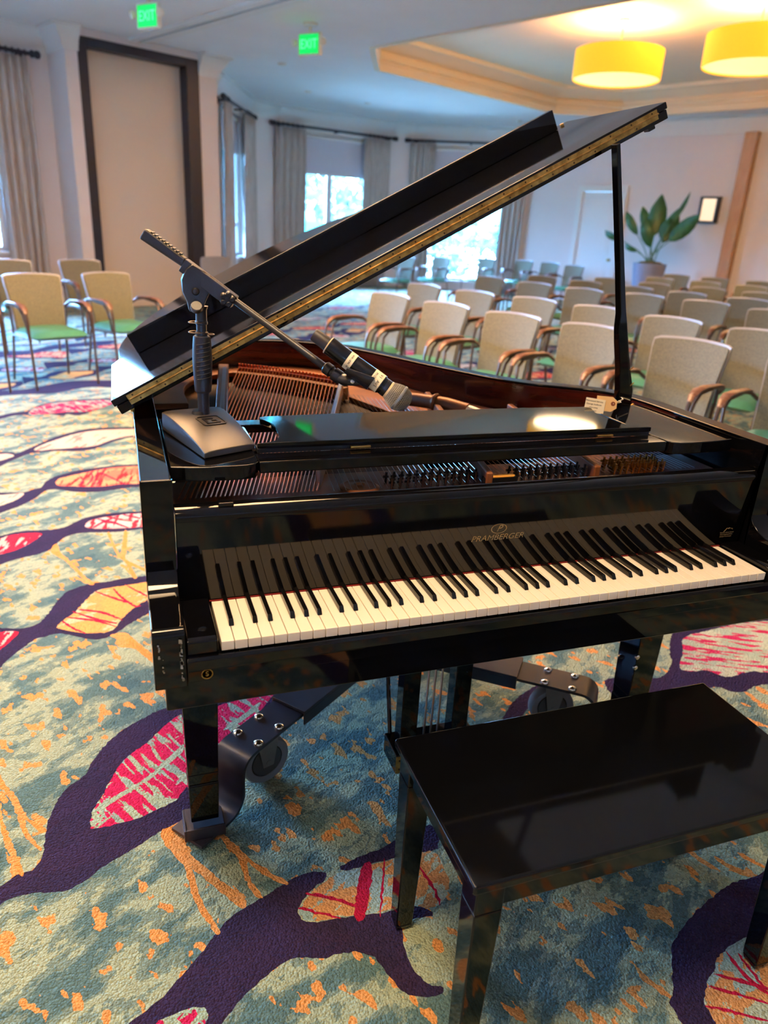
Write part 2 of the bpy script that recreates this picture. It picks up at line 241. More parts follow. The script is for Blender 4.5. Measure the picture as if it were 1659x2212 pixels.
CRIMSON=[[(-0.235,1.739),(-0.21,1.665),(-0.161,1.573),(-0.137,1.569),(-0.136,1.579),(-0.157,1.586),(-0.206,1.677),(-0.232,1.745)],[(-0.295,1.722),(-0.209,1.629),(-0.169,1.6),(-0.168,1.609),(-0.207,1.644),(-0.294,1.731)],[(-0.182,1.756),(-0.107,1.643),(-0.105,1.651),(-0.18,1.765)],[(-0.355,1.589),(-0.278,1.546),(-0.21,1.48),(-0.209,1.488),(-0.276,1.56),(-0.355,1.598)],[(-0.374,1.572),(-0.296,1.498),(-0.229,1.453),(-0.228,1.462),(-0.295,1.512),(-0.373,1.581)],[(-0.414,1.509),(-0.374,1.447),(-0.336,1.408),(-0.334,1.416),(-0.372,1.459),(-0.412,1.516)],[(-0.391,1.534),(-0.305,1.49),(-0.234,1.435),(-0.233,1.442),(-0.304,1.504),(-0.391,1.543)],[(-0.324,2.421),(-0.287,2.47),(-0.219,2.544),(-0.221,2.559),(-0.291,2.494),(-0.327,2.435)],[(-0.303,2.522),(-0.234,2.459),(-0.172,2.388),(-0.17,2.401),(-0.232,2.482),(-0.302,2.537)],[(-0.182,2.558),(-0.1,2.49),(-0.098,2.505),(-0.181,2.574)],[(-0.418,3.221),(-0.403,3.143),(-0.423,3.08),(-0.418,3.065),(-0.393,3.134),(-0.413,3.23)],[(-0.362,3.288),(-0.354,3.184),(-0.38,3.067),(-0.376,3.053),(-0.344,3.171),(-0.356,3.292)],[(-0.326,3.304),(-0.339,3.06),(-0.333,3.054),(-0.319,3.298)],[(-0.288,3.334),(-0.327,3.06),(-0.321,3.05),(-0.283,3.323)],[(-0.301,3.258),(-0.184,3.055),(-0.181,3.073),(-0.299,3.276)],[(0.329,0.127),(0.355,0.125),(0.298,0.001),(0.274,0.007)],[(0.384,0.125),(0.332,0.002),(0.336,0.0),(0.388,0.123)],[(0.186,0.088),(0.235,0.062),(0.284,0.025),(0.287,0.029),(0.239,0.069),(0.188,0.093)],[(0.165,0.055),(0.234,0.012),(0.236,0.016),(0.167,0.06)],[(0.454,0.12),(0.47,0.031),(0.469,-0.018),(0.474,-0.017),(0.477,0.033),(0.459,0.122)],[(1.027,-0.315),(1.026,-0.369),(1.042,-0.416),(1.082,-0.463),(1.087,-0.461),(1.05,-0.413),(1.035,-0.366),(1.032,-0.313)],[(0.969,-0.351),(1.014,-0.382),(1.068,-0.418),(1.072,-0.415),(1.022,-0.377),(0.973,-0.348)],[(0.937,-0.368),(0.976,-0.397),(1.028,-0.432),(1.032,-0.429),(0.983,-0.392),(0.941,-0.365)],[(0.902,-0.401),(0.939,-0.423),(0.999,-0.46),(1.003,-0.457),(0.945,-0.419),(0.905,-0.398)],[(1.051,-0.33),(1.046,-0.4),(1.052,-0.399),(1.056,-0.329)]]
STROKES=[[(-0.123,0.374),(-0.086,0.385),(-0.062,0.369),(-0.063,0.295),(-0.037,0.248),(0.002,0.184),(0.04,0.13),(0.05,0.103),(0.033,0.098),(-0.007,0.158),(-0.041,0.212),(-0.058,0.247),(-0.054,0.201),(-0.048,0.149),(-0.027,0.083),(-0.018,0.051),(-0.026,0.047),(-0.043,0.087),(-0.064,0.147),(-0.07,0.205),(-0.078,0.252),(-0.098,0.289),(-0.114,0.326)],[(-0.525,0.695),(-0.5,0.639),(-0.467,0.582),(-0.439,0.512),(-0.395,0.46),(-0.4,0.449),(-0.428,0.482),(-0.444,0.504),(-0.428,0.449),(-0.399,0.4),(-0.407,0.396),(-0.446,0.462),(-0.472,0.547),(-0.504,0.621),(-0.519,0.644)],[(-0.511,0.586),(-0.49,0.5),(-0.457,0.409),(-0.431,0.332),(-0.438,0.329),(-0.467,0.396),(-0.491,0.467),(-0.504,0.521)],[(0.012,0.34),(0.051,0.278),(0.074,0.232),(0.103,0.192),(0.148,0.138),(0.14,0.132),(0.095,0.176),(0.069,0.219),(0.069,0.165),(0.087,0.116),(0.077,0.111),(0.057,0.161),(0.05,0.231),(0.027,0.285)],[(-0.251,2.348),(-0.233,2.219),(-0.205,2.091),(-0.187,2.336),(-0.172,2.333),(-0.178,2.115),(-0.185,2.035),(-0.15,1.971),(-0.102,1.905),(-0.105,1.874),(-0.159,1.945),(-0.141,1.834),(-0.157,1.831),(-0.183,1.978),(-0.216,2.064),(-0.245,2.221),(-0.263,2.335)],[(-0.483,2.265),(-0.454,2.145),(-0.392,2.004),(-0.345,1.881),(-0.309,1.815),(-0.33,1.805),(-0.39,1.95),(-0.439,2.07),(-0.5,2.17)],[(-0.88,4.684),(-0.824,4.337),(-0.697,3.982),(-0.72,3.97),(-0.806,4.195),(-0.775,3.84),(-0.795,3.843),(-0.828,4.165),(-0.883,4.01),(-0.922,3.938),(-0.929,4.001),(-0.874,4.138),(-0.845,4.34)],[(-0.247,1.373),(-0.196,1.38),(-0.165,1.324),(-0.122,1.239),(-0.097,1.188),(-0.099,1.141),(-0.132,1.197),(-0.166,1.259),(-0.211,1.28),(-0.229,1.312),(-0.224,1.339)],[(1.201,-0.088),(1.214,-0.114),(1.239,-0.151),(1.242,-0.163),(1.229,-0.161),(1.209,-0.135),(1.196,-0.102)],[(1.275,-0.098),(1.29,-0.129),(1.302,-0.147),(1.295,-0.154),(1.279,-0.133),(1.263,-0.102)]]
# ---------------------------------------------------------------- carpet
def carpet_mat(name, base, fg=None, scale=22, ang=20, dist=5, cut=.6, fg2=None, base2=None, ang2=-60, cut2=.8, scale2=15):
    m = bpy.data.materials.new(name); m.use_nodes = True; nt = m.node_tree; N = nt.nodes; L = nt.links; b = N['Principled BSDF']
    b.inputs['Roughness'].default_value = .95; b.inputs['Specular IOR Level'].default_value = .05
    tcn = N.new('ShaderNodeTexCoord'); P = tcn.outputs['Object']
    jit = N.new('ShaderNodeTexNoise'); jit.inputs['Scale'].default_value = 170; jit.inputs['Detail'].default_value = 1; L.new(P, jit.inputs['Vector'])
    js = N.new('ShaderNodeVectorMath'); js.operation = 'SCALE'; js.inputs['Scale'].default_value = .006; L.new(jit.outputs['Color'], js.inputs[0])
    ja = N.new('ShaderNodeVectorMath'); ja.operation = 'ADD'; L.new(P, ja.inputs[0]); L.new(js.outputs[0], ja.inputs[1]); PJ = ja.outputs[0]
    def mapped(a, sc):
        r = N.new('ShaderNodeMapping'); r.inputs['Rotation'].default_value = (0, 0, R(a)); r.inputs['Scale'].default_value = (1, 1, 1); L.new(PJ, r.inputs[0])
        r2 = N.new('ShaderNodeMapping'); r2.inputs['Scale'].default_value = sc; L.new(r.outputs[0], r2.inputs[0]); return r2.outputs[0]
    def noise_(v, s, d, ro=.5):
        n = N.new('ShaderNodeTexNoise'); n.inputs['Scale'].default_value = s; n.inputs['Detail'].default_value = d; n.inputs['Roughness'].default_value = ro; L.new(v, n.inputs['Vector']); return n.outputs[0]
    def step(v, stops):
        r = N.new('ShaderNodeValToRGB'); e = r.color_ramp.elements; e[0].position = 0; e[0].color = lin(stops[0][1]); e[1].position = stops[1][0]; e[1].color = lin(stops[1][1])
        for p, c in stops[2:]: k = e.new(p); k.color = lin(c)
        r.color_ramp.interpolation = 'CONSTANT'; L.new(v, r.inputs[0]); return r.outputs[0]
    def mask(v, t):
        r = N.new('ShaderNodeMath'); r.operation = 'GREATER_THAN'; r.inputs[1].default_value = t; L.new(v, r.inputs[0]); return r.outputs[0]
    def mix(f, a, bc):
        r = N.new('ShaderNodeMix'); r.data_type = 'RGBA'; L.new(f, r.inputs[0]); L.new(a, r.inputs[6])
        if isinstance(bc, tuple): r.inputs[7].default_value = lin(bc)
        else: L.new(bc, r.inputs[7])
        return r.outputs[2]
    col = step(noise_(mapped(-33, (1.0, 1.9, 1)), 4.0, 7, .60), base)
    if base2: col = mix(mask(noise_(mapped(-24, (1.45, .8, 1)), 17, 2.2, .5), base2[0]), col, base2[1])
    def strokes(ang, sc, cut):                       # ragged parallel strokes: stretched noise, thresholded
        v = mapped(ang, (1, .16, 1)); n1 = noise_(v, sc*2.2, 2.5, .55); return mask(n1, cut)
    if fg: col = mix(strokes(ang, scale, cut), col, fg)
    if fg2: col = mix(strokes(ang2, scale2, cut2), col, fg2)
    # tuft to tuft variation and pile relief
    tv = N.new('ShaderNodeTexVoronoi'); tv.inputs['Scale'].default_value = 200; L.new(P, tv.inputs['Vector'])
    hs = N.new('ShaderNodeHueSaturation'); mr = N.new('ShaderNodeMapRange'); mr.inputs['To Min'].default_value = .86; mr.inputs['To Max'].default_value = 1.12
    sp = N.new('ShaderNodeSeparateColor'); L.new(tv.outputs['Color'], sp.inputs[0]); L.new(sp.outputs[0], mr.inputs[0]); L.new(mr.outputs[0], hs.inputs['Value']); L.new(col, hs.inputs['Color']); L.new(hs.outputs[0], b.inputs['Base Color'])
    nb = noise_(P, 150, 3, .6); ad = N.new('ShaderNodeMath'); ad.operation = 'SUBTRACT'; L.new(nb, ad.inputs[0]); L.new(tv.outputs['Distance'], ad.inputs[1])
    bp = N.new('ShaderNodeBump'); bp.inputs['Strength'].default_value = 1.0; bp.inputs['Distance'].default_value = .006; L.new(ad.outputs[0], bp.inputs['Height']); L.new(bp.outputs[0], b.inputs['Normal'])
    return m
MINT, SAGE, TEAL, DTEAL = (168, 182, 152), (128, 150, 136), (96, 126, 124), (82, 112, 116)
ORG = (228, 158, 90)
PURP = (54, 44, 72)
cm = {
 'base': carpet_mat('carpet_ground', [(0, DTEAL), (.36, TEAL), (.46, SAGE), (.505, MINT), (.60, SAGE), (.63, MINT)], base2=(.605, ORG)),
 'purple': carpet_mat('carpet_vein', [(0, PURP), (.5, (58, 45, 74))]),
 'orange': carpet_mat('carpet_orange', [(0, ORG), (.5, (230, 152, 78))]),
 'crimson': carpet_mat('carpet_crimson', [(0, (186, 30, 66)), (.5, (176, 28, 62))]),
 'mint': carpet_mat('carpet_mint', [(0, SAGE), (.5, MINT)], base2=(.64, ORG)),
 'pink': carpet_mat('carpet_pink_leaf', [(0, (170, 190, 160)), (.5, (150, 176, 160))], fg=(206, 38, 84), scale=22, ang=-28, cut=.455, fg2=(166, 190, 164), ang2=52, cut2=.60, scale2=12),
 'pinkstripe': carpet_mat('carpet_striped_leaf', [(0, (196, 206, 180)), (.5, (176, 194, 170))], fg=(206, 48, 92), scale=24, ang=-62, cut=.545),
 'pale': carpet_mat('carpet_pale_leaf', [(0, (214, 190, 168)), (.5, (200, 198, 168))], fg=(206, 130, 120), scale=12, ang=20, cut=.60),
 'redorange': carpet_mat('carpet_coral_leaf', [(0, (232, 160, 110)), (.5, (224, 120, 90))], fg=(206, 46, 48), scale=15, ang=10, cut=.55),
 'whitered': carpet_mat('carpet_white_leaf', [(0, (226, 206, 190)), (.5, (216, 180, 170))], fg=(206, 50, 60), scale=15, ang=10, cut=.56, fg2=(206, 50, 60), ang2=-50, cut2=.62),
 'red': carpet_mat('carpet_red_leaf', [(0, (208, 40, 60)), (.5, (200, 36, 58))], fg=(222, 190, 176), scale=15, ang=10, cut=.57),
 'orangered': carpet_mat('carpet_orange_leaf', [(0, (238, 168, 92)), (.5, (228, 164, 96)), (.56, (196, 196, 150))], fg=(206, 38, 42), scale=12, ang=-72, cut=.72),
 'plaid': carpet_mat('carpet_plaid_leaf', [(0, (176, 190, 166)), (.47, (206, 150, 96)), (.56, (150, 180, 176))], fg=(150, 24, 66), scale=9, ang=-22, cut=.72),
}
def refine(P, step, jit):
    P = catmull(P, 4)
    out = []
    for i in range(len(P)):
        a = Vector(P[i]); b = Vector(P[(i+1) % len(P)]); n = max(1, int((b-a).length/step))
        for k in range(n):
            q = a+(b-a)*(k/n); q3 = Vector((q.x*90, q.y*90, 0))
            out.append((q.x+(noise.noise(q3))*jit, q.y+(noise.noise(q3+Vector((9, 5, 2))))*jit))
    return out
def ccw(P):
    a = sum(P[i][0]*P[(i+1) % len(P)][1]-P[(i+1) % len(P)][0]*P[i][1] for i in range(len(P)))
    return P if a > 0 else P[::-1]
regs = []                                            # (kind, polygon), later ones lie on top
def add_region(kind, P, near=True): regs.append((kind, refine(P, .007 if near else .05, .005 if near else .01)))
for P in VEINS: add_region('purple', P)
for P in STROKES: add_region('orange', P)
for k, P in LEAVES: add_region(k, P)
for P in CRIMSON: add_region('crimson', P)
def moved(P, dx, dy): return [(x+dx, y+dy) for x, y in P]
far = []
for vi, li, ext in ((0, 0, (.98, .62)), (1, 1, (.93, .60)), (2, 3, (.87, .55)), (3, 5, (.74, .45)), (4, 7, (.62, .52))):
    for k in list(range(1, 9))+[-1, -2, -3, -4]:
        far.append((vi, li, ext[0]*k, ext[1]*k))
        if k > 0 or vi == 0: far.append((vi, li, ext[0]*k-1.6, ext[1]*k+3.6))
far += [(6, 10, 1.7, 3.4), (5, 9, -1.3, -.3), (6, 10, -1.2, 1.4), (4, 7, -.4, -2.2), (5, 9, .9, -2.4), (4, 7, .9, -2.6), (6, 10, -.9, -1.3)]
far += [(5, 9, 3.0+.83*k, .1+.62*k) for k in range(8)]+[(5, 9, 2.3+.83*k, -2.4+.62*k) for k in range(9)]+[(4, 7, 4.6+.63*k, -1.9+.5*k) for k in range(9)]+[(5, 9, 5.6+.83*k, -3.4+.62*k) for k in range(8)]
fv = []; fl = []
for vi, li, dx, dy in far:
    fv.append(moved(VEINS[vi], dx, dy)); fl.append((LEAVES[li][0], moved(LEAVES[li][1], dx, dy)))
regs2 = [('purple', refine(P, .05, .01)) for P in fv]+[(k, refine(P, .05, .01)) for k, P in fl]
regs = regs2+regs
verts = []; faces = []
room = [(-9, -8), (19, -8), (19, 20), (-9, 20)]
verts += [Vector(p) for p in room]; faces.append([0, 1, 2, 3])
for k, P in regs:
    P = ccw(P); b = len(verts); verts += [Vector(p) for p in P]; faces.append(list(range(b, b+len(P))))
ov, oe, of, _, _, ofo = delaunay_2d_cdt(verts, [], faces, 1, 1e-6)
kinds = ['base']+[k for k, P in regs]; mk = list(cm.keys())
me = bpy.data.meshes.new('floor'); me.from_pydata([(p.x, p.y, 0) for p in ov], [], of)
for k in mk: me.materials.append(cm[k])
me.polygons.foreach_set('material_index', [mk.index(kinds[max(o)]) if len(o) else 0 for o in ofo])
fo = bpy.data.objects.new('floor', me); C.objects.link(fo); struct(fo)
if me.polygons[0].normal.z < 0: me.flip_normals()
# ---------------------------------------------------------------- room shell
def wall_box(name, A, B, z0, z1, t, m, holes=(), inward=1):
    """A, B plan points; thickness t away from the room; holes (s0, s1, z0, z1)"""
    A = Vector((A[0], A[1], 0)); B = Vector((B[0], B[1], 0)); d = (B-A).normalized(); Lw = (B-A).length; n = Vector((-d.y, d.x, 0))*inward
    M = Matrix((d, n, Vector((0, 0, 1)))).transposed().to_4x4(); M.translation = A
    mb = MB(); cuts = sorted({0, Lw}|{h[0] for h in holes}|{h[1] for h in holes})
    for s0, s1 in zip(cuts, cuts[1:]):
        hs = [h for h in holes if h[0] <= s0+1e-6 and h[1] >= s1-1e-6]
        if not hs: mb.box(s0, s1, 0, t, z0, z1, M)
        else:
            h = hs[0]
            if h[2] > z0: mb.box(s0, s1, 0, t, z0, h[2], M)
            if h[3] < z1: mb.box(s0, s1, 0, t, h[3], z1, M)
    return struct(mb.build(name, m, smooth=False)), M, Lw
def molding(name, path, prof, m, closed=False):
    """sweep prof (offset into the room, z) along a plan path; room on the left of the path"""
    k = len(path); P = [Vector((p[0], p[1])) for p in path]; mb = MB(); rings = []
    for i in range(k):
        a = P[(i-1) % k] if (closed or i > 0) else None; c = P[(i+1) % k] if (closed or i < k-1) else None
        d1 = (P[i]-a).normalized() if a is not None else (c-P[i]).normalized(); d2 = (c-P[i]).normalized() if c is not None else d1
        n1 = Vector((-d1.y, d1.x)); n2 = Vector((-d2.y, d2.x)); n = (n1+n2); n = n/max(.3, n.dot(n1))
        rings.append([(P[i].x+n.x*o, P[i].y+n.y*o, z) for o, z in prof])
    for i in range(k if closed else k-1):
        a = rings[i]; b = rings[(i+1) % k]; np_ = len(prof)
        mb.add(a+b, [(j, (j+1) % np_, np_+(j+1) % np_, np_+j) for j in range(np_)])
    if not closed:
        mb.add(rings[0], [tuple(range(len(prof)))]); mb.add(rings[-1], [tuple(range(len(prof)))])
    return struct(mb.build(name, m, sharp=40))
def P2(u, v): q = uv(u, v); return (q.x, q.y)
BAY = [(1.75, 13.9), (2.7, 16.3), (3.45, 16.95), (6.4, 17.68), (7.0, 17.65), (9.54, 16.18)]
BK = P2(15.3, 10.9)
wins = []                                            # (matrix, s0, s1, z0, z1) of every opening
def hole_wall(name, A, B, holes, inward=1):
    o, M, Lw = wall_box(name, A, B, 0, CEIL, .25, WALL, holes, inward)
    for h in holes: wins.append((M, h, inward))
    return M
# left window wall (v = 11.35), stage end out of view on the left
hole_wall('wall_left', P2(-6.5, 11.35), P2(4.1, 11.35), [(7.3, 9.75, .8, 3.3), (3.6, 6.0, .8, 3.3)])
# wall block beside the partition pocket: side return, face with the framed pocket, far return

mb = MB()
def ub(mb, u0, u1, v0, v1, z0, z1): 
    MR = Matrix.Rotation(ROT, 4, 'Z'); return mb.box(u0, u1, v0, v1, z0, z1, MR)
ub(mb, 4.1, 4.28, 10.7, 11.6, 0, CEIL); ub(mb, 6.18, 6.5, 10.7, 12.0, 0, CEIL); ub(mb, 4.28, 6.18, 10.7, 11.2, 3.70, CEIL)
struct(mb.build('wall_pocket', WALL, smooth=False))
mb = MB(); ub(mb, 4.42, 5.96, 10.90, 10.96, 0, 3.58); pn = struct(mb.build('wall_pocket_panel', PANEL, smooth=False))
mb = MB(); ub(mb, 4.28, 4.42, 10.69, 10.95, 0, 3.70); ub(mb, 5.96, 6.18, 10.69, 10.95, 0, 3.70); ub(mb, 4.42, 5.96, 10.69, 10.95, 3.58, 3.70)
struct(mb.build('trim_1', DKTRIM, bevel=.006))
wall_box('wall_return', P2(6.5, 12.0), BAY[0], 0, CEIL, .1, WALL)
hole_wall('wall_bay_1', BAY[0], BAY[1], [(.25, 1.85, .7, 3.35)])
wall_box('wall_bay_2', BAY[1], BAY[2], 0, CEIL, .25, WALL)
hole_wall('wall_bay_3', BAY[2], BAY[3], [(.55, 2.50, .7, 3.35)])
wall_box('wall_bay_4', BAY[3], BAY[4], 0, CEIL, .25, WALL)
hole_wall('wall_bay_5', BAY[4], BAY[5], [(.45, 2.35, .25, 3.35)])
wall_box('wall_bay_6', BAY[5], BK, 0, CEIL, .25, WALL)
DW = (10.9-9.33, 10.9-8.33)
wall_box('wall_back', BK, P2(15.3, -7), 0, CEIL, .25, WALL, holes=[(DW[0], DW[1], -.01, 2.44)])
wall_box('wall_right', P2(15.3, -7), P2(-6.5, -7), 0, CEIL, .25, WALL)
wall_box('wall_stage', P2(-6.5, -7), P2(-6.5, 11.35), 0, CEIL, .25, WALL)
# ceiling with the lamp tray cut out, and its stepped moulding
TR = [(7.45, 8.04), (8.55, 9.14), (13.5, 9.14), (14.5, 8.2), (14.5, 2.2), (13.4, 1.1), (8.55, 1.1), (7.45, 2.2)]
TRP = [P2(*q) for q in TR]
TR2 = [(-1.2, -3.2), (4.2, -3.2), (4.2, -6.2), (-1.2, -6.2)]
out = [P2(-6.6, -7.2), P2(15.5, -7.2), P2(15.5, 12.5), (9.9, 18.3), (1.0, 18.6), P2(-6.6, 11.7)]
out = ccw(out); TRc = ccw(TRP); vs = [Vector(q) for q in out+TRc]
ov, oe, of, _, _, ofo = delaunay_2d_cdt(vs, [], [list(range(len(out))), list(range(len(out), len(vs)))], 1, 1e-6)
mb = MB(); ff = [f for f, o in zip(of, ofo) if 1 not in o and 0 in o]
mb.add([(p.x, p.y, CEIL) for p in ov], ff); mb.add([(p.x, p.y, CEIL+.12) for p in ov], ff)
struct(mb.build('ceiling', CEILM, smooth=False))
molding('ceiling_tray_cornice', TRP, [(.06, 3.79), (-.03, 3.79), (-.03, 3.90), (.0, 3.92), (.0, 3.95), (-.04, 3.96), (-.04, 4.0), (.02, 4.02), (.02, 4.08), (-.08, 4.12), (-.14, 4.17), (-.30, 4.20), (-.32, 4.26), (.06, 4.26)], TRAYM, closed=True)
mb = MB(); mb.add([(x, y, 4.26) for x, y in TRP]+[(x, y, 4.40) for x, y in TRP], [tuple(range(8)), tuple(range(15, 7, -1))]+[(i, (i+1) % 8, 8+(i+1) % 8, 8+i) for i in range(8)])
struct(mb.build('ceiling_tray', TRAYM, smooth=False))
# crown moulding runs (room on the left of the path)
CRP = [(-.02, 3.50), (.03, 3.50), (.035, 3.55), (.05, 3.57), (.06, 3.62), (.13, 3.70), (.15, 3.76), (.19, 3.765), (.19, 3.81), (-.02, 3.81)]
def crown(name, pts): molding(name, pts[::-1], CRP, TRIM)
crown('trim_2', [P2(-6.5, 11.35), P2(4.1, 11.35), P2(4.1, 10.7), P2(4.29, 10.7)])
crown('trim_3', [P2(6.17, 10.7), P2(6.5, 10.7), P2(6.5, 12.0), BAY[0], BAY[1], BAY[2], BAY[3], BAY[4], BAY[5], BK, P2(15.3, -7)])
def base(name, pts): molding(name, pts[::-1], [(-.01, 0), (.02, 0), (.02, .12), (.012, .15), (-.01, .15)], TRIM)
base('baseboard_left', [P2(-6.5, 11.35), P2(4.1, 11.35), P2(4.1, 10.7), P2(4.27, 10.7)])
base('baseboard_bay', [P2(6.19, 10.7), P2(6.5, 10.7), P2(6.5, 12.0), BAY[0], BAY[1], BAY[2], BAY[3]])
base('baseboard_back', [P2(15.3, 8.15), P2(15.3, -7)])
# partition track in the ceiling
a = Vector((.36, 12.4, 0)); b = Vector((3.0, 6.8, 0)); d = (b-a).normalized(); n = Vector((-d.y, d.x, 0))
MT = Matrix((d, n, Vector((0, 0, 1)))).transposed().to_4x4(); MT.translation = uv(5.15, 10.72)
dv = uv(0, -1)-uv(0, 0); MT = Matrix((dv, Vector((-dv.y, dv.x, 0)), Vector((0, 0, 1)))).transposed().to_4x4(); MT.translation = uv(5.2, 10.70)
mb = MB(); mb.box(0, 12, -.16, -.03, 3.765, 3.81, MT).box(0, 12, .03, .16, 3.765, 3.81, MT); struct(mb.build('trim_4', TRIM, smooth=False))
mb = MB(); mb.box(0, 12, -.03, .03, 3.785, 3.81, MT); struct(mb.build('trim_5', DKTRIM, smooth=False))
# trim coloured tan to stand for orange light, and door on the back wall
MU = Matrix.Rotation(ROT, 4, 'Z')
mb = MB(); mb.box(15.12, 15.3, 5.60, 5.84, 0, 3.5, MU); struct(mb.build('trim_6', TANW, bevel=.01))
dr = thing('door_1', 'white panelled door in the back wall, left of the big potted plant', 'door', uv(15.3, 8.83)); dr['kind'] = 'structure'; del dr['category']
mb = MB(); mb.box(15.22, 15.32, 9.33, 9.46, 0, 2.56, MU).box(15.22, 15.32, 8.20, 8.33, 0, 2.56, MU).box(15.22, 15.32, 8.33, 9.33, 2.44, 2.56, MU); mb.build('door_casing', TRIM, dr, bevel=.008)
mb = MB(); mb.box(15.30, 15.345, 8.335, 9.325, .01, 2.435, MU); mb.build('door_leaf', DOORM, dr, bevel=.004)
for z0, z1 in ((.22, .95), (1.12, 2.26)):
    mb = MB(); mb.box(15.285, 15.30, 8.50, 9.16, z0, z1, MU); mb.box(15.275, 15.29, 8.56, 9.10, z0+.06, z1-.06, MU); mb.build('door_panel', DOORM, dr, bevel=.01)
mb = MB(); mb.lathe([(.028, 0), (.03, .01), (.012, .014), (.012, .05), (.03, .055), (.03, .085), (.01, .09)], frame(MU @ Vector((15.28, 8.41, 1.0)), MU.to_3x3() @ Vector((-1, 0, 0))), 14); mb.build('door_knob', BRASS, dr)
# ---------------------------------------------------------------- windows, shades, curtains
spec = [('left wall, nearest the framed wall panel', 3.3-.55), ('left wall, out on the stage side', 2.6), ('narrow bay window beside the wall block', 2.68), ('bay window, left of the two wide ones', 2.52), ('bay window with fine muntins, right of the two wide ones', 2.50)]
spec = [spec[0], spec[1]]+spec[2:]
for i, ((Mw, h, inw), (lb, zs)) in enumerate(zip(wins, spec)):
    s0, s1, z0, z1 = h; wd = thing('window_%d' % (i+1), lb, 'window', Mw @ Vector(((s0+s1)/2, 0, z0))); wd['kind'] = 'structure'; del wd['category']
    mb = MB(); t = .06
    mb.box(s0-.09, s0, -.03, .02, z0-.05, z1+.1, Mw).box(s1, s1+.09, -.03, .02, z0-.05, z1+.1, Mw).box(s0, s1, -.03, .02, z1, z1+.1, Mw); mb.build('window_casing', TRIM, wd, bevel=.006)
    mb = MB(); mb.box(s0-.12, s1+.12, -.07, .10, z0-.05, z0, Mw); mb.build('window_sill', TRIM, wd, bevel=.008)
    mb = MB(); mb.box(s0, s0+t, .08, .14, z0, z1, Mw).box(s1-t, s1, .08, .14, z0, z1, Mw).box(s0, s1, .08, .14, z0, z0+t, Mw).box(s0, s1, .08, .14, z1-t, z1, Mw)
    mb.build('window_frame', TRIM, wd)
    if i in (2, 3): mb = MB(); c = (s0+s1)/2-(.12 if i == 3 else 0); mb.box(c-.07, c+.07, .07, .14, z0, z1, Mw).box(s0, s1, .085, .135, (1.32 if i == 2 else 1.1)-.035, (1.32 if i == 2 else 1.1)+.035, Mw); mb.build('window_mullion', TRIM, wd)
    else:
        mb = MB(); nb = 3
        for k in range(1, nb): x = s0+(s1-s0)*k/nb; mb.box(x-.02, x+.02, .09, .13, z0, z1, Mw)
        for z in (z0+(z1-z0)*q for q in (.2, .44, .68)): mb.box(s0, s1, .095, .125, z-.02, z+.02, Mw)
        mb.build('window_muntin', TRIM, wd)
    mb = MB(); mb.box(s0+t, s1-t, .105, .112, z0+t, z1-t, Mw); mb.build('window_pane', GLASS, wd, smooth=False)
    # portal
    lc = Mw @ Vector(((s0+s1)/2, .2, (z0+zs)/2)); nn = -(Mw.to_3x3() @ Vector((0, 1, 0)))
    q = nn.to_track_quat('-Z', 'Z').to_euler(); pl = lamp('daylight_portal', lc, 1, s1-s0, (1, 1, 1), q, 'RECTANGLE', z1-z0); pl.data.cycles.is_portal = True
    if i != 1:
        sh = thing('roller_shade', 'pale roller shade half drawn over the '+lb.split(',')[0] if i else 'pale roller shade half drawn over the left wall window', 'shade', Mw @ Vector(((s0+s1)/2, .05, z1)))
        mb = MB(); mb.box(s0+.03, s1-.03, .045, .05, zs, z1-.05, Mw); mb.build('shade_fabric', SHADEM, sh, smooth=False)
        mb = MB(); mb.box(s0+.03, s1-.03, .035, .055, zs-.03, zs, Mw); mb.build('hem_bar', TRIM, sh)
        mb = MB(); mb.tube([Mw @ Vector((s0+.03, .05, z1-.06)), Mw @ Vector((s1-.03, .05, z1-.06))], .035, 12); mb.build('shade_roller', TRIM, sh)
def curtain(Mw, s0, s1, label, ztop=3.392, folds=5, bulge=0):
    mb = MB(); nx = folds*8; nz = 10; vs = []
    for j in range(nz+1):
        z = ztop*(1-j/nz)+.02*(j/nz)
        for i in range(nx+1):
            f = i/nx; amp = .035+.035*(j/nz); y = -.16+amp*math.sin(f*folds*2*PI+.6*math.sin(3*f+z))+.012*math.sin(f*folds*4.3*PI+z)
            s = s0+(s1-s0)*f+.02*math.sin(j*.5+i*.2)*(j/nz)
            vs.append(Mw @ Vector((s, y, z)))
    fs = [(j*(nx+1)+i, j*(nx+1)+i+1, (j+1)*(nx+1)+i+1, (j+1)*(nx+1)+i) for j in range(nz) for i in range(nx)]
    mb.add(vs, fs); o = mb.build('curtain', CURT, sharp=180)
    sd = o.modifiers.new('thick', 'SOLIDIFY'); sd.thickness = .006
    tag(o, label, 'curtain', 'linen curtains at the windows')
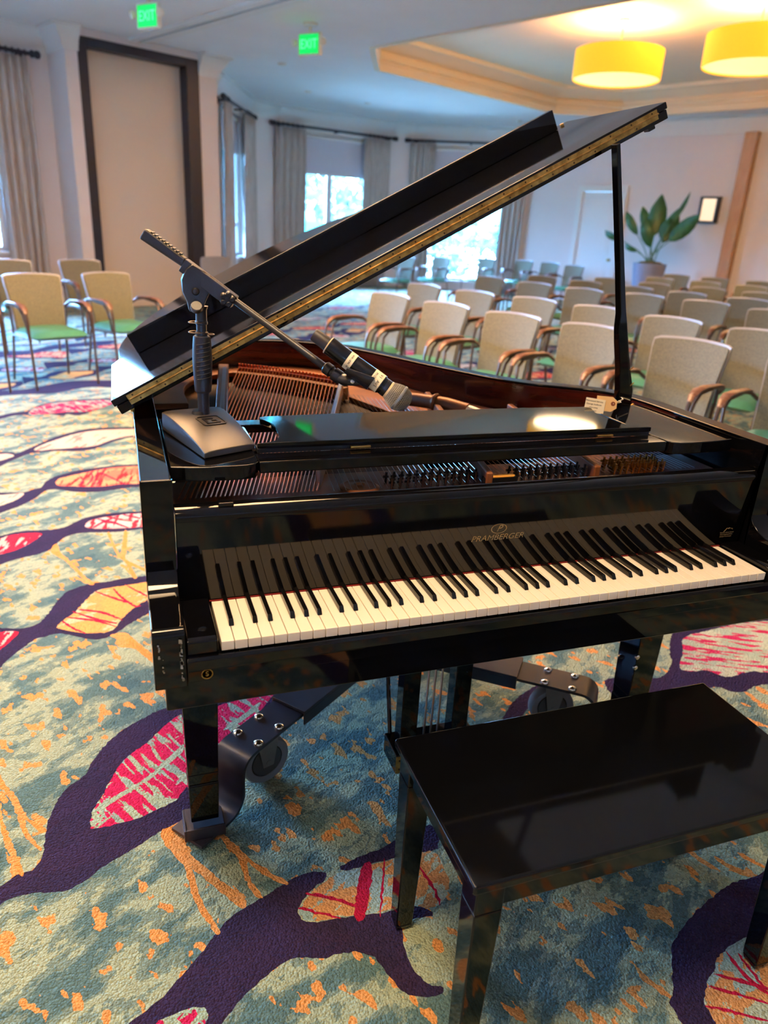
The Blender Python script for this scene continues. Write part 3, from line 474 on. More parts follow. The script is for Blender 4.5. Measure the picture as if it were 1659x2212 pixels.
def rod(Mw, s0, s1, label, z=3.44):
    t = thing('curtain_rod', label, 'curtain rod', Mw @ Vector(((s0+s1)/2, -.16, z)), 0, 'dark curtain rods')
    mb = MB(); mb.tube([Mw @ Vector((s0, -.16, z)), Mw @ Vector((s1, -.16, z))], .026, 10); mb.build('pole', DKTRIM, t)
    for s, q in ((s0, -1), (s1, 1)):
        mb = MB(); mb.lathe([(.026, 0), (.05, .02), (.05, .05), (.03, .06), (.055, .09), (.05, .13), (.02, .15)], frame(Mw @ Vector((s, -.16, z)), Mw.to_3x3() @ Vector((q, 0, 0))), 12); mb.build('finial', DKTRIM, t)
    for s in (s0+.12, (s0+s1)/2, s1-.12):
        mb = MB(); mb.box(s-.015, s+.015, -.18, 0, z-.05, z-.02, Mw).box(s-.03, s+.03, -.02, 0, z-.09, z+.03, Mw); mb.build('bracket', DKTRIM, t)
    for a, b in RODS_RINGS.get(label, ()):
        for k in range(6):
            s = a+(b-a)*(k+.5)/6; mb = MB(); pts = [Mw @ Vector((s, -.16+.04*math.sin(q*PI/5), z+.04*math.cos(q*PI/5))) for q in range(11)]
            mb.tube(pts, .006, 6); mb.build('ring', DKTRIM, t)
RODS_RINGS = {}
ML, hL, _ = wins[0]; M2, h2, _ = wins[1]; MA, hA, _ = wins[2]; MBw, hB, _ = wins[3]; MC, hC, _ = wins[4]
# local s on the left wall = u + 6.5
for nm, a in (('left', 0),):
    RODS_RINGS['dark rod along the left wall window, ending at the wall block'] = [(9.78, 10.28)]
    RODS_RINGS['dark rod over the narrow bay window'] = [(-.02, .28), (1.72, 2.42)]
    RODS_RINGS['dark rod over the left wide bay window'] = [(-.1, .62), (2.3, 2.98)]
    RODS_RINGS['dark rod over the right wide bay window'] = [(.0, .55), (2.3, 2.85)]
rod(ML, 6.95, 10.3, 'dark rod along the left wall window, ending at the wall block')
curtain(ML, 9.72, 10.26, 'linen curtain at the left edge of the photo, beside the white wall block')
curtain(ML, 6.98, 7.4, 'linen curtain on the stage side of the left wall window')
rod(MA, .0, 2.48, 'dark rod over the narrow bay window')
curtain(MA, .02, .42, 'slim linen curtain directly behind the pocket wall block', folds=3)
curtain(MA, 1.62, 2.44, 'linen curtain at the right side of the narrow bay window')
rod(MBw, -.1, 3.0, 'dark rod over the left wide bay window')
curtain(MBw, -.1, .66, 'linen curtain at the left side of the green wide window')
curtain(MBw, 2.22, 2.95, 'linen curtain at the right side of the green wide window')
rod(MC, -.05, 2.9, 'dark rod over the right wide bay window')
curtain(MC, -.03, .58, 'linen curtain behind the lid, left side of the right wide window')
curtain(MC, 2.28, 2.86, 'linen curtain beside the cream corner, right side of the right wide window')
# ---------------------------------------------------------------- outside
mb = MB(); mb.box(-60, 60, -40, 80, -.5, -.42); o = mb.build('ground', BOUNCE, smooth=False); struct(o)
rnd = random.Random(5)
tl = ['broad green tree outside, behind the narrow bay window', 'green tree outside the left wide window, left half', 'green tree outside the left wide window, right half', 'low green tree outside the right wide window', 'tree outside the left wall window', 'small tree outside, between the two wide windows']
for (x, y, r, h), lb in zip([(6.0, 30, 2.6, 5.5), (4.6, 25.5, 1.9, 3.6), (10.6, 27.5, 2.0, 3.9), (17.0, 26, 2.6, 3.4), (-6, 20, 2.4, 4.2), (10, 33, 2.2, 3.9)], tl):
    t = thing('tree', lb, 'tree', (x, y, -.45), 0, 'trees outside the windows')
    mb = MB(); mb.tube([(x, y, -.45), (x+.1, y, h*.4), (x, y+.1, h*.8)], [.18, .14, .08], 8); mb.build('trunk', TANW, t)
    mb = MB()
    for k in range(420):
        a = rnd.uniform(0, 2*PI); q = rnd.random()**.4; ph = rnd.uniform(-1, 1); p = Vector((x+r*q*math.cos(a)*math.sqrt(1-ph*ph), y+r*q*math.sin(a)*math.sqrt(1-ph*ph), h*.62+r*.9*q*ph+.4))
        Mx = Matrix.Translation(p) @ Matrix.Rotation(rnd.uniform(0, 6), 4, Vector((rnd.random(), rnd.random(), rnd.random())).normalized()); s = rnd.uniform(.2, .42)
        mb.add([Mx @ Vector(v) for v in ((-s, 0, 0), (0, -s*.5, .03), (s, 0, 0), (0, s*.5, .03))], [(0, 1, 2, 3)])
    fo_ = mb.build('foliage', TREE, t, smooth=False); fo_['kind'] = 'stuff'
hd = random.Random(8)
for (hx, hy, hl, ha, hh), lb in zip(((1.0, 22.5, 6.0, 20, 2.3), (8.2, 22.3, 5.0, 0, 1.6), (13.2, 21.6, 7.0, -38, 2.1), (-3.0, 17.6, 6.0, 24, 1.5)), ('hedge outside the narrow bay window', 'hedge outside the left wide bay window', 'sunlit hedge outside the right wide bay window', 'hedge outside the left wall window')):
    mb = MB(); Mh_ = Matrix.Translation((hx, hy, -.42)) @ Matrix.Rotation(R(ha), 4, 'Z')
    for k in range(900):
        p = Vector((hd.uniform(-hl/2, hl/2), hd.uniform(-.5, .5), hd.uniform(0, hh)+.25*math.sin(k*.3))); Mx = Mh_ @ Matrix.Translation(p) @ Matrix.Rotation(hd.uniform(0, 6), 4, Vector((hd.random(), hd.random(), hd.random()+.1)).normalized()); s = hd.uniform(.10, .24)
        mb.add([Mx @ Vector(v) for v in ((-s, 0, 0), (0, -s*.5, .03), (s, 0, 0), (0, s*.5, .03))], [(0, 1, 2, 3)])
    o = mb.build('hedge', TREE, smooth=False); tag(o, lb, 'hedge'); o['kind'] = 'stuff'
# ---------------------------------------------------------------- pendants, exit signs, sconce, plant
def pendant(c, r, zb, label):
    t = thing('drum_pendant', label, 'lamp', (c.x, c.y, 4.26), 0, 'amber drum pendants in the ceiling tray')
    T = Matrix.Translation((c.x, c.y, 0)); mb = MB(); n = 48; h = .36; vs = []
    for rr, z in ((r, zb), (r, zb+h), (r-.012, zb+h), (r-.012, zb)):
        vs += [T @ Vector((rr*math.cos(2*PI*j/n), rr*math.sin(2*PI*j/n), z)) for j in range(n)]
    mb.add(vs, [(i*n+j, i*n+(j+1) % n, ((i+1) % 4)*n+(j+1) % n, ((i+1) % 4)*n+j) for i in range(4) for j in range(n)]); mb.build('lamp_shade', SHADEL, t)
    mb = MB(); mb.lathe([(r-.015, zb+.02), (r-.3, zb-.015), (.02, zb-.03), (.015, zb-.025), (r-.3, zb-.01), (r-.02, zb+.03)], T, 48); mb.build('diffuser', DIFF, t)
    mb = MB(); mb.tube([(c.x, c.y, zb+.05), (c.x, c.y, 4.25)], .008, 8); mb.build('suspension_rod', BRASS, t)
    for k in range(3):
        a = k*2*PI/3; mb = MB(); mb.tube([(c.x, c.y, zb+h+.12), (c.x+(r-.01)*math.cos(a), c.y+(r-.01)*math.sin(a), zb+h-.02)], .005, 6); mb.build('spoke', BRASS, t)
    mb = MB(); mb.lathe([(.075, 4.235), (.08, 4.262)], T, 20); mb.build('canopy', TANW, t)
    l = bpy.data.lights.new('pendant_bulb', 'AREA'); l.shape = 'DISK'; l.size = r*1.3; l.energy = PEND_UP; l.color = WARM
    o = bpy.data.objects.new('pendant_bulb', l); C.objects.link(o); o.location = (c.x, c.y, zb+.34); o.rotation_euler = (PI, 0, 0)
    l = bpy.data.lights.new('pendant_glow', 'AREA'); l.shape = 'DISK'; l.size = r*1.7; l.energy = PEND_DN; l.color = WARM
    o = bpy.data.objects.new('pendant_glow', l); C.objects.link(o); o.location = (c.x, c.y, zb-.035)
def halo(c):  # extra point fill added above each pendant to light the tray
    l = bpy.data.lights.new('tray_fill', 'POINT'); l.energy = HALO; l.shadow_soft_size = .12; l.color = (1, .58, .26)
    o = bpy.data.objects.new('tray_fill', l); C.objects.link(o); o.location = c
for c in ((6.67, 8.96, 3.98), (7.50, 7.30, 3.98), (8.33, 5.64, 3.98)): halo(c)
pendant(Vector((6.67, 8.96)), .60, 3.52, 'amber drum pendant, the further and left one of the two in view')
pendant(Vector((7.50, 7.30)), .60, 3.52, 'amber drum pendant cut by the right photo edge')
pendant(Vector((8.33, 5.64)), .60, 3.52, 'amber drum pendant beyond the right photo edge')
# fire sprinkler caps and smoke detectors on the ceiling
for (x, y), lb in zip(((2.62, 12.3), (3.6, 14.6), (5.0, 15.2), (8.6, 15.3)), ('round smoke detector on the blue ceiling above the narrow bay window', 'sprinkler cap on the ceiling before the left wide window', 'sprinkler cap on the ceiling between the two wide windows', 'sprinkler cap on the ceiling near the back corner')):
    mb = MB(); mb.lathe([(.05, 3.775), (.07, 3.785), (.075, 3.802)], Matrix.Translation((x, y, 0)), 16); tag(mb.build('ceiling_cap', EXITW), lb, 'detector')
def exit_sign(x, y, rz, label):
    t = thing('exit_sign', label, 'exit sign', (x, y, 3.8), rz, 'green exit signs'); M0 = Matrix.Translation((x, y, 0)) @ Matrix.Rotation(rz, 4, 'Z')
    mb = MB(); mb.box(-.17, .17, -.03, .03, 3.44, 3.70, M0); mb.build('housing', EXITW, t, bevel=.01)
    mb = MB(); mb.box(-.15, .15, -.036, -.03, 3.46, 3.68, M0); mb.build('face', GREEN, t, bevel=.002)
    text('EXIT', 'lettering', .15, M0 @ Matrix.Translation((0, -.038, 3.565)) @ Matrix.Rotation(PI/2, 4, 'X'), GREENL, t, sx=.85)
    mb = MB(); mb.lathe([(.09, 3.77), (.10, 3.80)], M0, 20); mb.tube([M0 @ Vector((0, 0, 3.69)), M0 @ Vector((0, 0, 3.79))], .02, 10); mb.build('canopy', EXITW, t)
    for s in (-1, 1):
        mb = MB(); mb.lathe([(.03, 0), (.045, .02), (.045, .06), (.03, .065)], frame(M0 @ Vector((s*.20, -.01, 3.60)), M0.to_3x3() @ Vector((s*.5, -.8, -.3))), 14); mb.build('emergency_lamp', EXITW, t)
exit_sign(2.42, 9.55, R(-48), 'exit sign right of the ceiling track, in front of the lamp tray')
exit_sign(.43, 9.25, R(-48), 'exit sign at the top edge of the photo, left of the ceiling track')
sc = thing('wall_sconce', 'rectangular dark-framed wall sconce on the back wall beside the plant', 'sconce', uv(15.3, 6.3, 2.1))
MW = MU @ Matrix.Translation((15.3, 6.30, 0))
mb = MB(); mb.box(-.03, .0, -.20, .20, 1.86, 2.36, MW); mb.build('backplate', DKTRIM, sc)
mb = MB(); mb.box(-.11, -.03, -.20, -.14, 1.86, 2.36, MW).box(-.11, -.03, .14, .20, 1.86, 2.36, MW).box(-.11, -.03, -.14, .14, 1.86, 1.90, MW).box(-.11, -.03, -.14, .14, 2.32, 2.36, MW); mb.build('frame', DKTRIM, sc, bevel=.006)
mb = MB(); mb.box(-.10, -.03, -.14, .14, 1.90, 2.32, MW); mb.build('sconce_shade', SCON, sc)
pt = thing('potted_plant', 'big-leaved plant in a pale blue pot against the back wall', 'plant', uv(14.2, 6.83)); pc = uv(14.2, 6.83)
T = Matrix.Translation(pc); mb = MB(); mb.lathe([(.19, 0), (.21, .02), (.30, .7), (.33, 1.0), (.335, 1.03), (.30, 1.03), (.29, .93), (.02, .93)], T, 32); mb.build('pot', POTM, pt)
mb = MB(); mb.lathe([(.29, .92), (.30, 1.0), (.2, 1.06), (.01, 1.08)], T, 24); mb.build('moss', SOILM, pt)
rnd = random.Random(3)
def leaf(tip_u, tip_v, tip_z, ln, wd, bend):
    tip = uv(tip_u, tip_v, tip_z); root = pc+Vector((rnd.uniform(-.08, .08), rnd.uniform(-.08, .08), 1.0)); dirv = (tip-root)
    bs = root+dirv*(1-ln/dirv.length); mid = root+(bs-root)*.5+Vector((0, 0, .05))
    mb = MB(); mb.tube([root, mid, bs], [.014, .011, .008], 6); mb.build('stem', STEMM, pt)
    ax = (tip-bs).normalized(); side = ax.cross(CAM-bs).normalized(); side = (side+ax.cross(Vector((0, 0, 1)))*bend).normalized(); nn = side.cross(ax)
    prof = [(0, .02), (.1, .55), (.25, .9), (.45, 1), (.65, .85), (.82, .5), (.94, .2), (1, .01)]; vs = []
    for f, w in prof:
        c = bs+ax*ln*f-nn*.10*math.sin(f*PI)*(1 if bend >= 0 else -1)-Vector((0, 0, .06))*f*f
        vs += [c-side*wd*w*.5+nn*.03*w, c, c+side*wd*w*.5+nn*.03*w]
    mb = MB(); mb.add(vs, [(3*i+j, 3*i+j+1, 3*i+j+4, 3*i+j+3) for i in range(len(prof)-1) for j in (0, 1)]); o = mb.build('leaf', LEAF, pt, sharp=180)
    sd = o.modifiers.new('thick', 'SOLIDIFY'); sd.thickness = .004
for a in [(14.2, 6.83, 2.40, .85, .36, 0), (14.1, 6.20, 2.44, .7, .10, .9), (14.25, 6.45, 2.15, .75, .28, .5), (14.1, 5.92, 2.05, .80, .30, .3), (14.2, 7.55, 2.06, .62, .18, -.4), (14.3, 7.26, 2.17, .62, .20, -.2), (14.2, 7.12, 2.0, .7, .26, -.4), (14.2, 7.98, 1.68, .5, .14, -.5), (14.2, 7.45, 1.45, .35, .12, -.5), (14.2, 6.55, 1.98, .5, .22, .2)]: leaf(*a)
# ---------------------------------------------------------------- grand piano
piano = thing('grand_piano', 'glossy black baby grand piano with open lid and bare keyboard', 'piano', (.61, .75, 0))
def pb(mb, name, m, **k): return mb.build(name, m, piano, **k)
OUT = [(1.34, .1318), (1.34, .45), (1.338, .60), (1.318, .70), (1.262, .79), (1.18, .85), (1.10, .90), (1.03, .975), (.965, 1.09), (.90, 1.21), (.83, 1.36), (.76, 1.50), (.69, 1.61), (.60, 1.69), (.50, 1.745), (.38, 1.765), (.24, 1.745), (.10, 1.68), (-.01, 1.58), (-.08, 1.45), (-.112, 1.30), (-.114, 1.1), (-.114, .1318)]
def smooth_open(P, n=4): return catmull(P[1:-1], n, closed=False)
OUTS = [OUT[0]]+smooth_open(OUT)+[OUT[-1]]
def offset(P, t):
    res = []
    for i in range(len(P)):
        a = Vector(P[max(i-1, 0)]); b = Vector(P[min(i+1, len(P)-1)]); d = (b-a).normalized(); n = Vector((-d.y, d.x)); res.append((P[i][0]+n.x*t, P[i][1]+n.y*t))
    return res
def ring(mb, A, B, z0, z1):
    k = len(A); vs = [(x, y, z0) for x, y in A]+[(x, y, z1) for x, y in A]+[(x, y, z0) for x, y in B]+[(x, y, z1) for x, y in B]
    fs = []
    for i in range(k-1):
        fs += [(i, i+1, k+i+1, k+i), (2*k+i+1, 2*k+i, 3*k+i, 3*k+i+1), (k+i, k+i+1, 3*k+i+1, 3*k+i), (i+1, i, 2*k+i, 2*k+i+1)]
    fs += [(0, k, 3*k, 2*k), (k-1, 3*k-1, 4*k-1, 2*k-1)]
    return mb.add(vs, fs)
IN = offset(OUTS, .052); IN2 = offset(OUTS, .060)
pb(ring(MB(), OUTS, IN, .68, 1.012), 'case_rim', BLK, bevel=.003, sharp=30)
pb(ring(MB(), [q for q in offset(OUTS, .0522) if q[1] > .26], [q for q in IN2 if q[1] > .26], .80, 1.004), 'inner_rim', MAHOG, sharp=30)
# lower case and key bed
mb = MB(); mb.box(-.098, 1.322, -.010, .42, .634, .70); pb(mb, 'key_bed', BLK, bevel=.004)
mb = MB(); mb.pz([(x, y) for x, y in offset(OUTS, .03) if y > .2], .70, .76); pb(mb, 'bottom_board', BLKM)
# arms with the scooped front
def arc(cy, cz, r, a0, a1, n=8): return [(cy+r*math.cos(R(a0+(a1-a0)*i/n)), cz+r*math.sin(R(a0+(a1-a0)*i/n))) for i in range(n+1)]
armp = [(.1315, 1.012), (.136, 1.012)]+[(.140, .97), (.146, .93), (.147, .90), (.143, .868), (.134, .842), (.120, .822), (.10, .808), (.075, .800), (.04, .797), (.012, .796)]+arc(.002, .782, .014, 90, 180, 5)+[(-.013, .77), (-.015, .683), (.1315, .683)]
for x0, x1 in ((-.1145, -.0600), (1.2815, 1.3405)):
    mb = MB(); mb.px(armp, x0, x1); pb(mb, 'arm', BLK, bevel=.003)
# key blocks, key slip, emblem lock
for i, (x0, x1) in enumerate(((-.0595, -.005), (1.2265, 1.281))):
    mb = MB(); mb.px([(.152, .705), (.152, .764), (.010, .768), (-.004, .764), (-.006, .705)], x0, x1); kb = pb(mb, 'key_block', BLK, bevel=.004, seg=3)
    mb = MB(); mb.lathe([(.007, 0), (.007, .002), (.002, .003)], Matrix.Translation(((x0+x1)/2+.004, .03, .7665)), 14); mb.build('cap_screw', CHROME, kb)
mb = MB(); mb.px([(-.004, .690), (-.004, .735), (-.012, .737), (-.017, .733), (-.018, .714), (-.0145, .712), (-.0145, .690)], -.0595, 1.281); ks = pb(mb, 'key_slip', BLK, bevel=.0015)
em = MB(); em.lathe([(.0100, 0), (.0100, .0012), (.0085, .0012), (.0085, 0)], frame((-.027, -.0147, .704), (0, -1, 0)), 20); em = em.build('maker_badge', BRASS, ks)
text('S', 'badge_letter', .014, frame((-.027, -.0150, .704), (0, -1, 0), (1, 0, 0)), BRASS, ks, ext=.0006)
mb = MB(); rr = random.Random(9)
for (cx, z0, z1, w, n) in ((-.068, .69, .775, .0018, 26), (-.104, .745, .772, .0012, 9), (-.099, .71, .76, .0008, 6)):
    for k in range(n):
        z = rr.uniform(z0, z1); s = rr.uniform(.4, 1.6)*w; x = cx+rr.uniform(-.001, .001); y0 = -.0158
        mb.add([(x-s, y0, z-s), (x+s, y0, z-s*1.4), (x+s*.8, y0, z+s*1.3), (x-s*.9, y0, z+s*1.8)], [(0, 1, 2, 3)])
cw = pb(mb, 'chipped_edge', mat('chipped_primer', (150, 150, 145), .8, noise_amt=.2), smooth=False); cw['label'] = 'chipped lacquer on the left arm'
# keyboard: 52 white and 36 black keys, each its own object
KW = .0235
def whitekey_mesh():
    mb = MB(); g = .00065; mb.box(g, KW-g, 0, .1505, .737, .755); return mb
o = pb(whitekey_mesh(), 'white_key', WHITEK, bevel=.0009, seg=2)
for k in range(1, 52):
    c = o.copy(); C.objects.link(c); c.name = 'white_key'; c.location.x = o.location.x+k*KW
bk = MB(); w = .0048; wt = .0042
vs = [(-w, .049, .755), (w, .049, .755), (w, .1505, .755), (-w, .1505, .755), (-wt, .056, .7665), (wt, .056, .7665), (wt, .1505, .767), (-wt, .1505, .767)]
bk.add(vs, [(3, 2, 1, 0), (4, 5, 6, 7), (0, 1, 5, 4), (1, 2, 6, 5), (2, 3, 7, 6), (3, 0, 4, 7)])
first = None
names = 'ABCDEFG'
for k in range(51):
    L = names[k % 7]
    if L in 'ACDFG':
        x = (k+1)*KW+{'A': .0016, 'C': -.0022, 'D': .0022, 'F': -.0030, 'G': 0}[L]
        if first is None: first = pb(bk, 'black_key', BLACKK, bevel=.0014, seg=3); first.location.x = x
        else: c = first.copy(); C.objects.link(c); c.name = 'black_key'; c.location.x = x
mb = MB(); mb.box(-.003, 1.225, .1490, .1525, .7553, .7570); pb(mb, 'key_felt', REDF)
# fallboard, leaning slightly towards the player, with rolled top
fp = [(.1525, .757), (.1400, .925), (.1380, .9345), (.1395, .9405), (.1440, .9450), (.1520, .9480), (.176, .9500), (.184, .9470), (.184, .80), (.1740, .757)]
mb = MB(); mb.px(fp, -.0585, 1.280); fb = pb(mb, 'fallboard', BLK, bevel=.0016, seg=3)
fn = Vector((0, -(.925-.757), -(.1525-.14))).normalized()
def fbm(x, z, off=.0004):
    y = .1525-(z-.757)/(.925-.757)*.0125; return frame(Vector((x, y, z))+fn*off, fn, (1, 0, 0))
text('PRAMBERGER', 'maker_name', .0185, fbm(.603, .8365), GINK, fb, ext=.0002, shear=.25, sx=1.12, off=-.0001)
mb = MB(); Me = fbm(.603, .8575)
n = 36; vs = []
for rr_, in ((1.0,), (.88,)):
    vs += [Me @ Vector((.019*rr_*math.cos(2*PI*j/n), .0115*rr_*math.sin(2*PI*j/n), .0003)) for j in range(n)]
mb.add(vs, [(j, (j+1) % n, n+(j+1) % n, n+j) for j in range(n)]); mb.build('maker_oval', GINK, fb, smooth=False)
text('P', 'maker_initial', .022, Me, GINK, fb, ext=.0002, shear=.4, off=-.0001)
mb = MB(); Ms = fbm(1.2385, .797); pts = [(-.012, -.004), (-.008, .001), (-.004, .006), (.000, .004), (.003, .006), (.009, .004), (.013, .004), (.013, .001)]
mb.tube([Ms @ Vector((x, y, .0004)) for x, y in pts], .0005, 4); mb.build('signature', GINK, fb)
for k, tx in enumerate(('Platinum Series Grand', 'Piano Inspired From', 'Joseph Pramberger')): text(tx, 'decal_text', .0046, Ms @ Matrix.Translation((-.001, -.0065-k*.0052, 0)), GINK, fb, ext=.0001)
# stretcher shelf in front, pin block, plate, soundboard, strings
mb = MB(); mb.box(-.0585, 1.280, .19, .236, .905, .925); pb(mb, 'pin_block', BLKM)
mb = MB(); mb.pz([(-.05, .40), (.56, .40), (.62, 1.0), (.60, 1.22), (.26, 1.55), (.14, 1.5)], .878, .886); pb(mb, 'bass_gap_shade', mat('painted_gap_shade', (52, 30, 24), .7, noise_amt=.3, nscale=14))  # dark sheet added to stand for the shaded gap under the bass strings
sb = MB(); sb.pz([(x, y) for x, y in offset(OUTS, .062) if y > .3], .868, .876); pb(sb, 'soundboard', GOLDW)
inn = offset(OUTS, .0625); inp = [q for q in inn if q[1] > .36]
pl = MB(); ring(pl, inp, offset(inp, .10), .900, .918); pb(pl, 'plate_rim', BRONZE, bevel=.004, sharp=30)
mb = MB(); mb.box(-.052, 1.275, .236, .40, .900, .914); pf = pb(mb, 'plate_front', BRONZE, bevel=.003)
mb = MB(); mb.pz([(.66, 1.50), (.86, 1.14), (1.0, .96), (1.20, .80), (1.26, .50), (1.2, .40), (.90, .42), (.72, .75), (.58, 1.20)], .888, .905); pp = pb(mb, 'plate_web', BRONZE, bevel=.003)
for (cx, cy, a, l, w_) in ((.72, 1.17, 58, .16, .05), (.80, 1.03, 52, .16, .05), (.93, .86, 45, .14, .05), (1.05, .70, 45, .12, .045)):
    mb = MB(); Mx = Matrix.Translation((cx, cy, .9055)) @ Matrix.Rotation(R(a), 4, 'Z'); mb.lathe([(1, 0), (1, .0014)], Mx @ Matrix.Diagonal((l/2, w_/2, 1, 1)), 24); mb.build('plate_window', GOLDW, pp)
def bar(name, a, b, w0, w1, z0, z1, m):
    a = Vector(a); b = Vector(b); d = (b-a).normalized(); n = Vector((-d.y, d.x)); 
    mb = MB(); P = [a+n*w0/2, a-n*w0/2, b-n*w1/2, b+n*w1/2]; mb.pz([(p.x, p.y) for p in P], z0, z1); return pb(mb, name, m, bevel=.004)
bar('plate_strut', (.055, .42), (.205, 1.50), .030, .036, .905, .962, BRONZE)
mb = MB(); mb.pz([(.048, .42), (.060, .42), (.204, 1.42), (.192, 1.42)], .9622, .966); pb(mb, 'strut_cap', mat('grey_plate_edge', (120, 124, 130), .35, .5, noise_amt=.1))
bar('plate_strut', (.245, .30), (.552, 1.20), .012, .014, .905, .962, mat('window_glint', (190, 186, 190), .3, .6, noise_amt=.05))  # pale metal colour paints a window reflection onto this strut
bar('plate_strut', (.62, .24), (.80, 1.05), .016, .018, .905, .950, BRONZE)
bar('plate_strut', (.90, .24), (1.0, .86), .016, .018, .905, .950, BRONZE)
mb = MB(); mb.tube([(.69, 1.06, .93), (.735, .96, .944), (.79, .87, .950), (.83, .80, .948)], [.020, .022, .022, .020], 12); mb.lathe([(.027, 0), (.029, .006), (.027, .012)], frame((.765, .91, .948), (.6, -.8, 0)), 14); pb(mb, 'plate_horn', BRONZE)
mb = MB(); mb.tube([(.83, .80, .948), (.865, .74, .944)], [.017, .012], 10); pb(mb, 'nose_bolt', mat('pale_bolt', (214, 210, 208), .3, .3, noise_amt=.05))
rear = lambda t: Vector((.255+t*.305, 1.505-t*.285-.05*math.sin(t*PI)*-.6, .934)); front = lambda t: Vector((-.045+t*.275, .250, .930))
mb = MB(); sh = MB(); pins = MB(); loops = MB()
NB = 32
for k in range(NB):
    t = k/(NB-1); f = front(t**.92); r_ = rear(t); d = (r_-f).normalized(); e = r_+d*.075
    mb.tube([f, r_], .0022 if k < 15 else .0016, 5, cap=False)
    for q in (0, .028): c = r_+d*(q-.012)+Vector((.003, 0, .003)); loops.tube([c, c+Vector((0, 0, .008))], .002, 5)
    sh.tube([r_, e], .0010, 4, cap=False); pins.tube([e, e+Vector((0, 0, .014))], .0035, 6)
o = pb(mb, 'bass_strings', COPPER); o['kind'] = 'stuff'; o = pb(sh, 'string_ends', STEEL); o['kind'] = 'stuff'; o = pb(pins, 'hitch_pins', mat('copper_pin', (214, 110, 70), .4, .7, noise_amt=.1)); o['kind'] = 'stuff'
o = pb(loops, 'bridge_pins', COPPER); o['kind'] = 'stuff'
def ribbon(name, P, w, z0, z1, m):
    mb = MB(); Q = [p for p in P]; A = []; B = []
    for i, p in enumerate(Q):
        d = (Q[min(i+1, len(Q)-1)]-Q[max(i-1, 0)]).normalized(); n = Vector((-d.y, d.x, 0)); A.append((p.x+n.x*w/2, p.y+n.y*w/2)); B.append((p.x-n.x*w/2, p.y-n.y*w/2))
    ring(mb, A, B, z0, z1); return pb(mb, name, m)
ts = [i/24 for i in range(25)]
ribbon('bass_bridge', [rear(-.03+t*1.06) for t in ts], .034, .89, .932, WOODM)
def fe(t):
    f = front(t**.92 if t > 0 else 0); r_ = rear(t); d = (r_-f).normalized(); return r_+d*(.040+.002*math.sin(t*140))
ribbon('red_felt_strip', [fe(i/90) for i in range(91)], .014, .928, .941, REDF)
ribbon('hitch_felt', [fe(t)+Vector((.008, .045, 0)) for t in ts], .035, .916, .926, mat('orange_plate_edge', (196, 96, 52), .5, .3, noise_amt=.1))
mb = MB()
for k in range(72):
    t = k/71; x = .27+t*.93; f = Vector((x, .26, .924)); yr = (1.42-.95*t**.8); r_ = Vector((x+.16*(1-t), yr, .922)); mb.tube([f, r_], .0007, 3, cap=False)
o = pb(mb, 'treble_strings', STEEL); o['kind'] = 'stuff'
# tuning pins in blocks behind the fallboard gap
def pinblock(x0, x1, rows, ncol, m, y0=.255, lean=.0):
    mb = MB()
    for r in range(rows):
        for c in range(ncol):
            x = x0+(x1-x0)*(c+.5*(r % 2))/ncol; y = y0+.020*r+lean*c
            mb.tube([(x, y, .914), (x, y-.004, .943)], .0028, 6); mb.tube([(x-.006, y, .931), (x+.006, y, .931)], .003, 6)
    o = pb(mb, 'tuning_pins', m); o['kind'] = 'stuff'
DST = mat('dark_steel_pin', (86, 84, 84), .35, .9, noise_amt=.2); pinblock(.40, .62, 3, 12, DST, .268, .0006); pinblock(.70, .90, 3, 11, DST, .262); pinblock(.97, 1.13, 4, 9, BRASS, .27)
mb = MB(); mb.lathe([(.040, 0), (.044, .004), (.036, .008), (.03, .006), (.012, .010), (.010, .005)], Matrix.Translation((.335, .29, .914)), 28); mb.build('plate_medallion', BRONZE, pf, inv=True)
n = 8; cap = [(.652+.034, .258+.0)]
def stadium(cx, cy, l, w): return [(cx+l/2-w/2+w/2*math.cos(a), cy+w/2*math.sin(a)) for a in [R(-90+180*i/8) for i in range(9)]]+[(cx-l/2+w/2+w/2*math.cos(a), cy+w/2*math.sin(a)) for a in [R(90+180*i/8) for i in range(9)]]
mb = MB(); mb.pz(stadium(.652, .254, .074, .017), .935, .937); mb.build('serial_label', mat('amber_label', (236, 168, 70), .4, noise_amt=.05), pf)
mb = MB(); mb.box(.612, .692, .246, .262, .914, .935); mb.build('label_block', BLKM, pf)
# music shelf: two end blocks, front rail, folded desk
for i, (x0, x1) in enumerate(((-.0575, .112), (1.086, 1.2795))):
    s = 1 if i == 0 else -1; a, b = (x0, x1) if i == 0 else (x1, x0); w_ = abs(b-a)
    P = [(a, .60), (a, .238), (a+s*w_*.25, .229), (a+s*w_*.5, .225), (a+s*w_*.72, .224), (a+s*(w_-.026), .226), (a+s*(w_-.010), .232), (a+s*(w_-.002), .246), (b, .265), (b, .60)]
    mb = MB(); mb.pz(P, .972, 1.001); pb(mb, 'shelf_end', BLK, bevel=.0025, seg=3)
mb = MB(); mb.box(.112, 1.086, .243, .302, .976, 1.000); pb(mb, 'desk_rail', BLK, bevel=.0025, seg=3)
mb = MB(); mb.box(.112, 1.086, .555, .60, .972, .992); pb(mb, 'desk_back_rail', BLK, bevel=.002)
X0, X1 = .116, 1.078
def horn(s, x): return [(x, .297), (x+s*.012, .3), (x+s*.030, .305), (x+s*.045, .318), (x+s*.055, .345), (x+s*.058, .38), (x+s*.060, .415), (x+s*.057, .45), (x+s*.048, .475), (x+s*.040, .492), (x+s*.042, .506), (x+s*.055, .512)]
Pd = horn(1, X0)+[(.35, .520), (.6, .522), (.85, .520)]+horn(-1, X1)[::-1]
